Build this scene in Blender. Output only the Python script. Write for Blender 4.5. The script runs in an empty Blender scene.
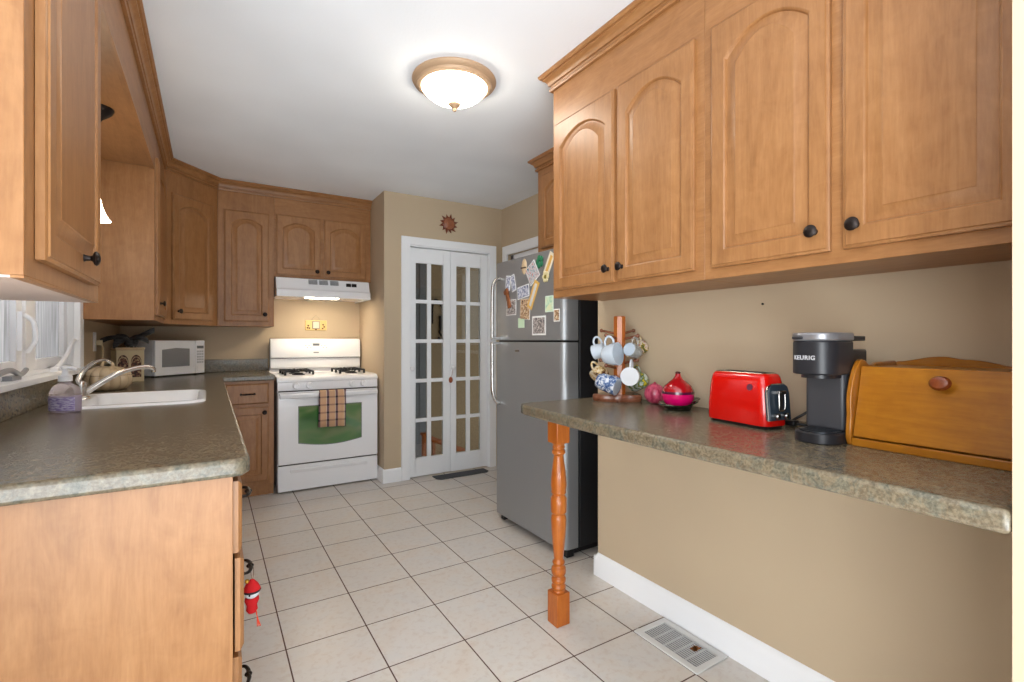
import bpy, bmesh, math, random
from mathutils import Vector, Matrix
random.seed(7)
S = bpy.context.scene
C = bpy.context.collection
PI = math.pi
def R(d): return math.radians(d)

# ------------------------------------------------------------------ camera
cam = bpy.data.objects.new('camera', bpy.data.cameras.new('camera')); C.objects.link(cam)
cam.location = (0, 0, 1.2); cam.rotation_euler = (PI/2, 0, -0.5535)
cam.data.sensor_width = 36; cam.data.lens = 17.19; cam.data.shift_y = -0.0008
cam.data.clip_start = 0.02
S.camera = cam
# ------------------------------------------------------------------ view, world, large lights
S.view_settings.view_transform = 'Standard'; S.view_settings.look = 'None'
S.view_settings.gamma = 1; S.view_settings.use_curve_mapping = False
S.view_settings.exposure = 1.6
W = bpy.data.worlds.new('daylight'); S.world = W; W.use_nodes = True
W.node_tree.nodes['Background'].inputs[0].default_value = (0.86, 0.94, 1.0, 1)
W.node_tree.nodes['Background'].inputs[1].default_value = 0.4
def area(name, loc, rot, sx, sy, power, col=(1,1,1)):
    l = bpy.data.lights.new(name, 'AREA'); l.shape = 'RECTANGLE'; l.size = sx; l.size_y = sy
    l.energy = power; l.color = col
    o = bpy.data.objects.new(name, l); C.objects.link(o); o.location = loc; o.rotation_euler = rot
    return o
# added fill lamp behind the camera, with no known source there
area('rear_fill_light', (0.5, -2.6, 1.5), (R(84), 0, R(-8)), 3.2, 2.0, 3, (0.95, 0.98, 1.0))

area('ceiling_fill_light', (0.0, -1.5, 0.3), (R(170), 0, R(-8)), 2.8, 1.6, 68, (0.84, 0.93, 1.0))  # added fill, low behind the camera, aimed up to brighten the ceiling
sl = area('side_fill_light', (-2.9, -2.0, 1.25), (0, 0, 0), 2.2, 1.8, 40, (0.95, 0.98, 1.0))  # invented fill from the left rear, lifts the wall under the right cabinets
sl.rotation_euler = Vector((4.4, 3.8, -.15)).to_track_quat('-Z', 'Y').to_euler()
area('window_daylight', (-1.35, 2.65, 1.9), (0, R(-75), 0), 1.3, 1.8, 75, (0.97, 0.97, 1.0))

# ------------------------------------------------------------------ materials
def lin(c):
    return tuple(((v/255)/12.92 if v/255 <= .04045 else ((v/255+.055)/1.055)**2.4) for v in c) + (1,)
def mat(name, col, rough=.5, metal=0, coat=0, spec=.5, trans=0, emis=None, es=0, ior=1.45, alpha=1):
    m = bpy.data.materials.new(name); m.use_nodes = True
    b = m.node_tree.nodes['Principled BSDF']
    b.inputs['Base Color'].default_value = lin(col)
    b.inputs['Roughness'].default_value = rough; b.inputs['Metallic'].default_value = metal
    b.inputs['Coat Weight'].default_value = coat; b.inputs['Specular IOR Level'].default_value = spec
    b.inputs['Transmission Weight'].default_value = trans; b.inputs['IOR'].default_value = ior
    b.inputs['Alpha'].default_value = alpha
    if emis:
        b.inputs['Emission Color'].default_value = lin(emis); b.inputs['Emission Strength'].default_value = es
    return m
class NT:
    def __init__(s, m): s.t = m.node_tree; s.b = s.t.nodes['Principled BSDF']
    def n(s, typ, **k):
        nd = s.t.nodes.new(typ)
        for a, v in k.items(): setattr(nd, a, v)
        return nd
    def l(s, a, b): s.t.links.new(a, b)
    def coords(s, scale=(1,1,1), loc=(0,0,0), rot=(0,0,0)):
        tc = s.n('ShaderNodeTexCoord'); mp = s.n('ShaderNodeMapping')
        mp.inputs['Scale'].default_value = scale; mp.inputs['Location'].default_value = loc
        mp.inputs['Rotation'].default_value = rot
        s.l(tc.outputs['Object'], mp.inputs['Vector']); return mp.outputs['Vector']
    def noise(s, vec, scale, detail=4, rough=.55, dist=0):
        nd = s.n('ShaderNodeTexNoise'); nd.inputs['Scale'].default_value = scale
        nd.inputs['Detail'].default_value = detail; nd.inputs['Roughness'].default_value = rough
        nd.inputs['Distortion'].default_value = dist
        s.l(vec, nd.inputs['Vector']); return nd.outputs['Fac']
    def ramp(s, fac, stops):
        r = s.n('ShaderNodeValToRGB'); e = r.color_ramp.elements
        while len(e) < len(stops): e.new(.5)
        for el, (p, c) in zip(e, stops): el.position = p; el.color = lin(c)
        s.l(fac, r.inputs['Fac']); return r.outputs['Color']
    def mix(s, fac, a, b, mode='MIX'):
        m = s.n('ShaderNodeMix', data_type='RGBA', blend_type=mode)
        if isinstance(fac, (int, float)): m.inputs[0].default_value = fac
        else: s.l(fac, m.inputs[0])
        for i, v in ((6, a), (7, b)):
            if isinstance(v, tuple): m.inputs[i].default_value = v
            else: s.l(v, m.inputs[i])
        return m.outputs[2]
    def bump(s, h, strength=.2, dist=.002):
        b = s.n('ShaderNodeBump'); b.inputs['Strength'].default_value = strength; b.inputs['Distance'].default_value = dist
        s.l(h, b.inputs['Height']); s.l(b.outputs['Normal'], s.b.inputs['Normal'])

def wood(name, dark, mid, light, axis='Z', rough=.38, streak=1.0, coat=0.0):
    m = mat(name, mid, rough, coat=coat); t = NT(m)
    st = {'Z': (7, 7, 1.0), 'Y': (7, 1.0, 7), 'X': (1.0, 7, 7)}[axis]
    v = t.coords(st)
    a = t.noise(v, 1.5*streak, 6, .62, 2.2)
    c = t.ramp(a, [(.25, dark), (.5, mid), (.78, light)])
    v2 = t.coords(tuple(k*6 if k > 1 else k*4 for k in st))
    f = t.noise(v2, 4, 3)
    c2 = t.mix(.22, c, t.ramp(f, [(.35, dark), (.65, light)]), 'MIX')
    v3 = t.coords((1.5, 1.5, 1.5)); g = t.noise(v3, 7.0, 4, .6, 1.5)
    c3 = t.mix(.25, c2, t.ramp(g, [(.3, dark), (.7, light)]), 'MIX')
    t.l(c3, t.b.inputs['Base Color'])
    t.bump(f, .05, .001)
    return m
M = {}
M['maple'] = wood('maple_cabinet_vertical_grain', (130, 86, 48), (158, 108, 64), (176, 128, 82), 'Z')
M['maple_y'] = wood('maple_cabinet_grain_along', (130, 86, 48), (158, 108, 64), (176, 128, 82), 'Y')
M['maple_x'] = wood('maple_cabinet_grain_across', (130, 86, 48), (158, 108, 64), (176, 128, 82), 'X')
M['post'] = wood('orange_pine', (146, 70, 18), (174, 90, 26), (194, 112, 40), 'Z', .3, 1.6, .2)
M['bread'] = wood('honey_pine', (134, 78, 10), (160, 97, 14), (182, 120, 28), 'Y', .3, 1.5, .2)
M['bread_z'] = wood('honey_pine_upright', (134, 76, 14), (160, 96, 20), (182, 118, 34), 'Z', .3, 1.5, .2)
M['log'] = wood('varnished_bark_slice', (70, 36, 22), (118, 66, 44), (160, 104, 76), 'X', .25, 3, .5)
M['knobwood'] = wood('dark_cherry', (96, 40, 16), (128, 58, 26), (150, 76, 36), 'Z', .25, 3, .4)

def paint(name, col, bumpy=.08, rough=.7, scale=180):
    m = mat(name, col, rough); t = NT(m); v = t.coords()
    n = t.noise(v, scale, 3); t.bump(n, bumpy, .0015)
    n2 = t.noise(v, 1.2, 2)
    d = tuple(int(k*.97) for k in col); l = tuple(min(255, int(k*1.02)) for k in col)
    t.l(t.ramp(n2, [(.3, d), (.7, l)]), t.b.inputs['Base Color'])
    return m
M['wall'] = paint('tan_wall_paint', (197, 177, 149))
M['hall'] = paint('hall_wall_paint', (186, 160, 124))
M['ceiling'] = paint('white_ceiling_paint', (242, 244, 247), .35, .85, 90)
M['trim'] = mat('white_trim_paint', (246, 247, 249), .35)
M['enamel'] = mat('white_enamel', (244, 244, 246), .16, coat=.3)
M['whiteplastic'] = mat('white_plastic', (246, 247, 250), .35)
M['greyplastic'] = mat('grey_plastic', (150, 152, 156), .4)
M['black'] = mat('black_plastic', (22, 22, 24), .35)
M['iron'] = mat('oil_rubbed_iron', (44, 36, 33), .38, .7)
M['castiron'] = mat('cast_iron', (26, 27, 30), .5, .2)
M['chrome'] = mat('brushed_nickel', (205, 200, 194), .2, 1)
M['handle'] = mat('satin_steel', (190, 186, 182), .26, 1)
M['cream'] = mat('cream_ceramic', (206, 182, 148), .22, coat=.4)
M['bronze'] = mat('tan_metal_ring', (188, 156, 124), .45, .1)
M['gap'] = mat('dark_recess', (30, 22, 18), .8)
def steel():
    m = mat('grey_stainless_door', (158, 160, 162), .42, .6); t = NT(m)
    v = t.coords((3, 3, 400)); n = t.noise(v, 3, 2); t.bump(n, .02, .001)
    return m
M['steel'] = steel()
def blackside():
    m = mat('black_textured_side', (30, 30, 32), .42); t = NT(m); v = t.coords(); n = t.noise(v, 260, 2); t.bump(n, .3, .001); return m
M['fridgeside'] = blackside()
def tiles():
    m = mat('ceramic_floor_tile', (210, 200, 188), .32); t = NT(m)
    tc = t.n('ShaderNodeTexCoord'); mp = t.n('ShaderNodeMapping')
    p = .3085
    mp.inputs['Location'].default_value = (-.251 + 20*p, -2.073 + 20*p, 0)
    t.l(tc.outputs['Object'], mp.inputs['Vector'])
    br = t.n('ShaderNodeTexBrick'); br.offset = 0; br.squash = 1
    br.inputs['Scale'].default_value = 1; br.inputs['Brick Width'].default_value = p; br.inputs['Row Height'].default_value = p
    br.inputs['Mortar Size'].default_value = .0028; br.inputs['Mortar Smooth'].default_value = .15
    br.inputs['Color1'].default_value = lin((210, 200, 189)); br.inputs['Color2'].default_value = lin((216, 209, 202))
    br.inputs['Mortar'].default_value = lin((92, 66, 54))
    t.l(mp.outputs['Vector'], br.inputs['Vector'])
    v = t.coords()
    n1 = t.noise(v, 5, 5, .6, .8); n2 = t.noise(v, 38, 4, .6, .4)
    c1 = t.ramp(n1, [(.3, (222, 207, 192)), (.5, (224, 219, 213)), (.7, (214, 214, 214))])
    c = t.mix(.55, br.outputs['Color'], c1)
    c = t.mix(.22, c, t.ramp(n2, [(.34, (186, 160, 138)), (.5, (220, 213, 205))]))
    c = t.mix(br.outputs['Fac'], c, lin((92, 66, 54)))
    t.l(c, t.b.inputs['Base Color'])
    inv = t.n('ShaderNodeMath', operation='SUBTRACT'); inv.inputs[0].default_value = 1; t.l(br.outputs['Fac'], inv.inputs[1])
    ad = t.n('ShaderNodeMath', operation='MULTIPLY_ADD'); t.l(n2, ad.inputs[0]); ad.inputs[1].default_value = .08; t.l(inv.outputs[0], ad.inputs[2])
    t.bump(ad.outputs[0], .4, .002)
    rr = t.n('ShaderNodeMapRange'); t.l(br.outputs['Fac'], rr.inputs[0]); rr.inputs[3].default_value = .3; rr.inputs[4].default_value = .85
    t.l(rr.outputs[0], t.b.inputs['Roughness'])
    return m
M['tile'] = tiles()
def stone():
    m = mat('green_grey_granite_laminate', (120, 116, 100), .26, spec=.5); t = NT(m); v = t.coords((1, 1, 1))
    n1 = t.noise(v, 14, 6, .7, 1.6); n2 = t.noise(v, 66, 6, .75, .8); n3 = t.noise(v, 150, 3, .6)
    c1 = t.ramp(n1, [(.34, (92, 78, 58)), (.47, (132, 110, 82)), (.55, (112, 104, 86)), (.66, (74, 78, 68))])
    c2 = t.ramp(n2, [(.38, (46, 46, 40)), (.5, (94, 86, 72)), (.62, (130, 120, 100))])
    c = t.mix(.5, c1, c2)
    c = t.mix(.22, c, t.ramp(n3, [(.4, (52, 56, 50)), (.6, (140, 134, 116))]))
    t.l(c, t.b.inputs['Base Color']); t.bump(n3, .04, .0006)
    return m
M['stone'] = stone()
M['red'] = mat('red_enamel', (206, 14, 8), .16, coat=.6)
M['cork'] = mat('dark_blue_grey_panel', (46, 56, 66), .3)
M['greenglass'] = mat('green_tinted_oven_glass', (44, 92, 40), .06, coat=.6, spec=.8)
def glass(name, col=(255, 255, 255), rough=0.0):
    m = mat(name, col, rough, trans=1); return m
def thinglass(name, tint=(235, 240, 240), gloss=.12):
    m = bpy.data.materials.new(name); m.use_nodes = True; t = m.node_tree
    for n in list(t.nodes): t.nodes.remove(n)
    o = t.nodes.new('ShaderNodeOutputMaterial'); mx = t.nodes.new('ShaderNodeMixShader')
    tr = t.nodes.new('ShaderNodeBsdfTransparent'); tr.inputs[0].default_value = lin(tint)
    g = t.nodes.new('ShaderNodeBsdfGlossy'); g.inputs['Roughness'].default_value = .02
    mx.inputs[0].default_value = gloss
    t.links.new(tr.outputs[0], mx.inputs[1]); t.links.new(g.outputs[0], mx.inputs[2]); t.links.new(mx.outputs[0], o.inputs[0])
    return m
M['pane'] = thinglass('clear_door_pane', (222, 222, 220), .10)
def screen():
    m = bpy.data.materials.new('insect_screened_window_glass'); m.use_nodes = True; t = m.node_tree
    for n in list(t.nodes): t.nodes.remove(n)
    o = t.nodes.new('ShaderNodeOutputMaterial'); mx = t.nodes.new('ShaderNodeMixShader')
    tr = t.nodes.new('ShaderNodeBsdfTranslucent'); d = t.nodes.new('ShaderNodeBsdfDiffuse')
    tc = t.nodes.new('ShaderNodeTexCoord'); mp = t.nodes.new('ShaderNodeMapping'); mp.inputs['Scale'].default_value = (1, 22, 1.2)
    nz = t.nodes.new('ShaderNodeTexNoise'); nz.inputs['Scale'].default_value = 3; nz.inputs['Detail'].default_value = 5
    r = t.nodes.new('ShaderNodeValToRGB'); r.color_ramp.elements[0].color = lin((122, 122, 122)); r.color_ramp.elements[1].color = lin((176, 176, 176))
    r.color_ramp.elements[0].position = .3; r.color_ramp.elements[1].position = .7
    t.links.new(tc.outputs['Object'], mp.inputs[0]); t.links.new(mp.outputs[0], nz.inputs['Vector']); t.links.new(nz.outputs['Fac'], r.inputs[0])
    t.links.new(r.outputs[0], tr.inputs[0]); t.links.new(r.outputs[0], d.inputs[0]); mx.inputs[0].default_value = .45
    t.links.new(tr.outputs[0], mx.inputs[1]); t.links.new(d.outputs[0], mx.inputs[2]); t.links.new(mx.outputs[0], o.inputs[0])
    return m
M['screen'] = screen()
def glow(name, col, strength):
    m = bpy.data.materials.new(name); m.use_nodes = True
    b = m.node_tree.nodes['Principled BSDF']; b.inputs['Base Color'].default_value = lin((250, 244, 230)); b.inputs['Roughness'].default_value = .25
    b.inputs['Emission Color'].default_value = lin(col); b.inputs['Emission Strength'].default_value = strength
    return m
M['bowl'] = glow('lit_alabaster_glass', (255, 247, 232), 9.5)
M['shade'] = glow('lit_white_glass_shade', (255, 236, 208), 6.0)
M['hoodlamp'] = glow('lit_hood_lens', (255, 240, 214), 13.0)

# ------------------------------------------------------------------ mesh tools
class MB:
    def __init__(s): s.v = []; s.f = []; s.sm = []
    def add(s, vs, fs, smooth=False):
        o = len(s.v); s.v += [tuple(v) for v in vs]
        for f in fs: s.f.append(tuple(i+o for i in f)); s.sm.append(smooth)
        return s
    def box(s, x0, y0, z0, x1, y1, z1):
        x0, x1 = min(x0, x1), max(x0, x1); y0, y1 = min(y0, y1), max(y0, y1); z0, z1 = min(z0, z1), max(z0, z1)
        vs = [(x, y, z) for z in (z0, z1) for (x, y) in ((x0, y0), (x1, y0), (x1, y1), (x0, y1))]
        return s.add(vs, [(3,2,1,0), (4,5,6,7), (0,1,5,4), (1,2,6,5), (2,3,7,6), (3,0,4,7)])
    def prism(s, pts, axis, a, b, smooth=False):
        # pts 2D polygon; axis 'x' (pts=(y,z)), 'y' (pts=(x,z)), 'z' (pts=(x,y))
        def P(p, t): return {'x': (t, p[0], p[1]), 'y': (p[0], t, p[1]), 'z': (p[0], p[1], t)}[axis]
        n = len(pts); vs = [P(p, a) for p in pts] + [P(p, b) for p in pts]
        fs = [tuple(range(n))[::-1], tuple(range(n, 2*n))]
        s.add(vs, fs)
        o = len(s.v) - 2*n
        for i in range(n):
            j = (i+1) % n; s.f.append((o+i, o+j, o+n+j, o+n+i)); s.sm.append(smooth)
        return s
    def lathe(s, prof, c=(0,0,0), axis=(0,0,1), n=32, sx=1, sy=1, smooth=True):
        ax = Vector(axis).normalized(); q = Vector((0,0,1)).rotation_difference(ax); c = Vector(c)
        vs = []
        for (r, h) in prof:
            for k in range(n):
                a = 2*PI*k/n; vs.append(tuple(q @ Vector((r*math.cos(a)*sx, r*math.sin(a)*sy, h)) + c))
        fs = []
        for i in range(len(prof)-1):
            for k in range(n):
                l = (k+1) % n; fs.append((i*n+k, i*n+l, (i+1)*n+l, (i+1)*n+k))
        s.add(vs, fs, smooth)
        o = len(s.v) - len(vs)
        if prof[0][0] > 1e-6: s.f.append(tuple(o+k for k in range(n))[::-1]); s.sm.append(False)
        if prof[-1][0] > 1e-6: s.f.append(tuple(o+(len(prof)-1)*n+k for k in range(n))); s.sm.append(False)
        return s
    def cyl(s, p, q, r, n=20, r2=None):
        p, q = Vector(p), Vector(q); d = q-p
        return s.lathe([(r, 0), (r if r2 is None else r2, d.length)], p, d, n)
    def tube(s, pts, r, n=12, closed=False, sub=6):
        P = [Vector(p) for p in pts]
        if sub > 1 and len(P) > 2:
            Q = []; m = len(P); rng = range(m if closed else m-1)
            for i in rng:
                g = lambda k: P[k % m] if closed else P[max(0, min(m-1, k))]
                a, b, c_, d = g(i-1), g(i), g(i+1), g(i+2)
                for j in range(sub):
                    t = j/sub
                    Q.append(.5*((2*b)+(c_-a)*t+(2*a-5*b+4*c_-d)*t*t+(3*b-a-3*c_+d)*t**3))
            if not closed: Q.append(P[-1])
            P = Q
        rr = r if callable(r) else (lambda t: r)
        m = len(P); vs = []; prev = None
        for i, p in enumerate(P):
            if closed: tg = (P[(i+1) % m]-P[i-1]).normalized()
            else: tg = (P[min(m-1, i+1)]-P[max(0, i-1)]).normalized()
            if prev is None:
                up = Vector((0,0,1)) if abs(tg.z) < .9 else Vector((1,0,0)); u = tg.cross(up).normalized()
            else:
                u = (prev - tg*prev.dot(tg)).normalized()
            prev = u; w = tg.cross(u)
            rad = rr(i/(m-1))
            for k in range(n):
                a = 2*PI*k/n; vs.append(tuple(p + (u*math.cos(a)+w*math.sin(a))*rad))
        fs = []
        for i in range(m if closed else m-1):
            j = (i+1) % m
            for k in range(n):
                l = (k+1) % n; fs.append((i*n+k, i*n+l, j*n+l, j*n+k))
        s.add(vs, fs, True)
        if not closed:
            o = len(s.v)-len(vs)
            s.f.append(tuple(o+k for k in range(n))[::-1]); s.sm.append(False)
            s.f.append(tuple(o+(m-1)*n+k for k in range(n))); s.sm.append(False)
        return s
    def ball(s, c, r, sx=1, sy=1, sz=1, n=24, m=14):
        prof = [(r*math.sin(PI*i/m), -r*math.cos(PI*i/m)) for i in range(m+1)]
        prof[0] = (0, -r); prof[-1] = (0, r)
        o = len(s.v); s.lathe(prof, (0,0,0), (0,0,1), n)
        for i in range(o, len(s.v)):
            v = s.v[i]; s.v[i] = (v[0]*sx+c[0], v[1]*sy+c[1], v[2]*sz+c[2])
        return s
    def rings(s, loops, cap0=True, cap1=True, smooth=False):
        n = len(loops[0]); o = len(s.v)
        for L in loops: s.v += [tuple(p) for p in L]
        for i in range(len(loops)-1):
            for k in range(n):
                l = (k+1) % n; s.f.append((o+i*n+k, o+i*n+l, o+(i+1)*n+l, o+(i+1)*n+k)); s.sm.append(smooth)
        if cap0: s.f.append(tuple(o+k for k in range(n))[::-1]); s.sm.append(False)
        if cap1: s.f.append(tuple(o+(len(loops)-1)*n+k for k in range(n))); s.sm.append(False)
        return s
    def xform(s, mt, start=0):
        for i in range(start, len(s.v)): s.v[i] = tuple(mt @ Vector(s.v[i]))
        return s

def obj(name, mb, m, parent=None, world=True, bev=0, seg=2, sharp=40, mats=None, loc=None):
    me = bpy.data.meshes.new(name)
    me.from_pydata(mb.v, [], mb.f); me.update()
    bm = bmesh.new(); bm.from_mesh(me)
    bmesh.ops.remove_doubles(bm, verts=bm.verts, dist=1e-6)
    bmesh.ops.recalc_face_normals(bm, faces=bm.faces); bm.to_mesh(me); bm.free()
    for p in me.polygons: p.use_smooth = True
    me.set_sharp_from_angle(angle=R(sharp))
    me.materials.append(M[m] if isinstance(m, str) else m)
    o = bpy.data.objects.new(name, me); C.objects.link(o)
    if parent is not None:
        o.parent = parent
        if world:
            off = Vector(parent.location); pp = parent.parent
            while pp is not None: off += Vector(pp.location); pp = pp.parent
            me.transform(Matrix.Translation(-off))
    elif loc is not None:
        me.transform(Matrix.Translation(-Vector(loc))); o.location = loc
    if bev:
        b = o.modifiers.new('bevel', 'BEVEL'); b.width = bev; b.segments = seg; b.limit_method = 'ANGLE'; b.angle_limit = R(35)
        b.harden_normals = False
    return o
def thing(name, label, cat, loc=(0,0,0), rotz=0, group=None):
    o = bpy.data.objects.new(name, None); C.objects.link(o); o.empty_display_size = .05
    o.location = loc; o.rotation_euler = (0, 0, rotz); o['label'] = label; o['category'] = cat
    if group: o['group'] = group
    return o
def tag(o, label, cat, group=None):
    o['label'] = label; o['category'] = cat
    if group: o['group'] = group
    return o
def struct(name, mb, m, bev=0, parent=None):
    o = obj(name, mb, m, parent, bev=bev)
    if parent is None: o['kind'] = 'structure'
    return o

# ------------------------------------------------------------------ room shell
CZ = 2.455; WL = -0.60; YB = 4.85; XR = 1.69; XF = 2.387; YP = 4.05
struct('floor', MB().box(-3.2, -3.4, -.08, 4.2, 4.45, 0).box(-3.2, 4.45, -.08, 1.343, 7.0, 0), 'tile')
struct('floor_landing', MB().box(1.343, 4.45, -.95, 4.2, 5.6, -.9), mat('landing_wood', (150, 100, 60), .5))
struct('ceiling', MB().box(-3.2, -3.4, CZ, 4.2, 7.0, CZ+.08), 'ceiling')
WY0, WY1, WZ0, WZ1 = 1.86, 3.40, 1.045, 2.12      # window opening over the sink
mb = MB()
mb.box(WL-.14, .6, 0, WL, YB+.12, WZ0); mb.box(WL-.14, .6, WZ1, WL, YB+.12, CZ)
mb.box(WL-.14, .6, WZ0, WL, WY0, WZ1); mb.box(WL-.14, WY1, WZ0, WL, YB+.12, WZ1)
struct('wall_left', mb, 'wall')
struct('wall_back', MB().box(WL, YB, 0, 1.343, YB+.12, CZ), 'wall')
mb = MB(); mb.box(1.243, YP, 0, 1.343, YB, CZ)
mb.box(1.343, YP, 0, 1.452, YP+.10, CZ); mb.box(2.252, YP, 0, XF, YP+.10, CZ); mb.box(1.452, YP, 2.03, 2.252, YP+.10, CZ)
struct('wall_pantry', mb, 'wall')
mb = MB(); FY0, FY1, FZ0, FZ1 = 2.95, 3.93, 1.15, 2.0
mb.box(XF, 1.93, 0, XF+.14, FY0, CZ); mb.box(XF, FY1, 0, XF+.14, 4.3, CZ); mb.box(XF, FY0, 0, XF+.14, FY1, FZ0); mb.box(XF, FY0, FZ1, XF+.14, FY1, CZ)
struct('wall_far_right', mb, 'wall')
struct('wall_right', MB().box(XR, .14, 0, XF+.14, 1.898, CZ), 'wall')
struct('wall_right_return', MB().box(1.08, .12, 0, XR, .242, CZ), 'wall')
# hall seen through the glazed doors
struct('wall_hall_back', MB().box(2.23, 5.6, -.95, 4.2, 5.7, CZ), 'hall')
struct('door_3', MB().box(1.343, 5.6, -.95, 2.23, 5.65, CZ).box(2.15, 5.59, -.95, 2.23, 5.6, CZ), mat('grey_door_paint', (150, 153, 156), .5), .003)
struct('wall_hall_left', MB().box(1.243, YB+.12, 0, 1.343, 5.65, CZ), 'hall')
# baseboards
def baseprof(x, d, sgn):   # profile in (offset, z)
    return [(0, 0), (d*sgn, 0), (d*sgn, .078), (d*.75*sgn, .088), (d*.75*sgn, .094), (d*.35*sgn, .110), (0, .115)]
mb = MB(); mb.prism([(XR+a, z) for a, z in baseprof(0, .016, -1)], 'y', .242, 1.898)
mb.box(XR-.016, 1.898, 0, XR+.12, 1.913, .1)
struct('baseboard_right', mb, 'trim')
mb = MB(); mb.prism([(YP+a, z) for a, z in baseprof(0, .015, -1)], 'x', 1.228, 1.388)
mb.prism([(1.243+a, z) for a, z in baseprof(0, .015, -1)], 'y', YP+.0005, 4.84)
struct('baseboard_pantry', mb, 'trim')

# ------------------------------------------------------------------ window over the sink
mb = MB()
cx0, cx1 = WL, -.572
mb.box(cx0, WY0-.07, WZ0, cx1, WY0+.01, WZ1+.03); mb.box(cx0, WY1-.06, WZ0, cx1, WY1+.025, WZ1+.03); mb.box(cx0, WY0, WZ1-.02, cx1, WY1, WZ1+.05)
mb.box(WL-.14, WY0, WZ0, WL, WY0+.02, WZ1); mb.box(WL-.14, WY1-.045, WZ0, WL, WY1-.005, WZ1); mb.box(WL-.14, WY0, WZ1-.03, WL, WY1, WZ1)
mb.box(WL-.14, 2.64, WZ0, -.615, 2.74, WZ1)
wf = struct('window_1', mb, 'trim', .003)
mb = MB(); mb.box(WL-.14, WY0-.08, WZ0-.012, -.556, WY1+.03, WZ0+.012); mb.box(WL-.13, WY0, WZ0+.012, -.61, WY1-.04, WZ0+.03)
obj('window_sill', mb, 'trim', wf, bev=.004)
for (a, b) in ((1.88, 2.64), (2.74, 3.355)):
    mb = MB(); x0, x1 = -.66, -.625; st = .075; zb, zt = WZ0+.03, WZ1-.03
    mb.box(x0, a, zb, x1, a+st, zt); mb.box(x0, b-st, zb, x1, b, zt); mb.box(x0, a+st, zb, x1, b-st, zb+.045); mb.box(x0, a+st, zt-.055, x1, b-st, zt)
    sa = obj('sash', mb, 'trim', wf, bev=.004)
    obj('pane', MB().box(-.647, a+st-.005, zb+.04, -.643, b-st+.005, zt-.05), 'screen', sa)
# white crank and grey crank, lock lever
mb = MB(); mb.cyl((-.60, 3.02, WZ0+.012), (-.60, 3.02, WZ0+.034), .022); mb.box(-.63, 2.96, WZ0+.012, -.585, 3.08, WZ0+.03)
mb.tube([(-.60, 3.02, WZ0+.03), (-.592, 3.07, WZ0+.055), (-.588, 3.15, WZ0+.09), (-.585, 3.24, WZ0+.15), (-.585, 3.30, WZ0+.155)], lambda t: .010-.003*t, 10)
mb.ball((-.585, 3.315, WZ0+.152), .011)
obj('crank_handle', mb, 'whiteplastic', wf)
mb = MB(); mb.box(-.62, 2.36, WZ0+.012, -.585, 2.46, WZ0+.028)
mb.tube([(-.595, 2.25, WZ0+.04), (-.59, 2.36, WZ0+.05), (-.588, 2.46, WZ0+.03), (-.586, 2.52, WZ0+.045)], lambda t: .010-.002*t, 10)
obj('crank_handle', mb, 'greyplastic', wf)
mb = MB(); mb.box(-.625, 2.575, 1.16, -.610, 2.605, 1.31); mb.tube([(-.61, 2.59, 1.30), (-.585, 2.60, 1.27), (-.58, 2.60, 1.20), (-.60, 2.59, 1.15)], .008, 10)
obj('sash_lock', mb, 'whiteplastic', wf)
# window on the far right wall, above the refrigerator
mb = MB(); x1 = XF-.02
mb.box(x1, FY0-.08, FZ1, XF, FY1+.08, FZ1+.085); mb.box(x1, FY0-.08, FZ0-.08, XF, FY0, FZ1); mb.box(x1, FY1, FZ0-.08, XF, FY1+.08, FZ1); mb.box(x1-.02, FY0-.1, FZ0-.09, XF, FY1+.1, FZ0-.06)
mb.box(XF+.03, FY0, FZ1-.05, XF+.07, FY1, FZ1); mb.box(XF+.03, FY0, FZ0-.06, XF+.07, FY1, FZ0+.05); mb.box(XF+.03, FY0, FZ0, XF+.07, FY0+.05, FZ1); mb.box(XF+.03, FY1-.05, FZ0, XF+.07, FY1, FZ1)
w2 = struct('window_2', mb, 'trim', .004)
obj('pane', MB().box(XF+.045, FY0+.04, FZ0+.04, XF+.05, FY1-.04, FZ1-.04), 'pane', w2)

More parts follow.
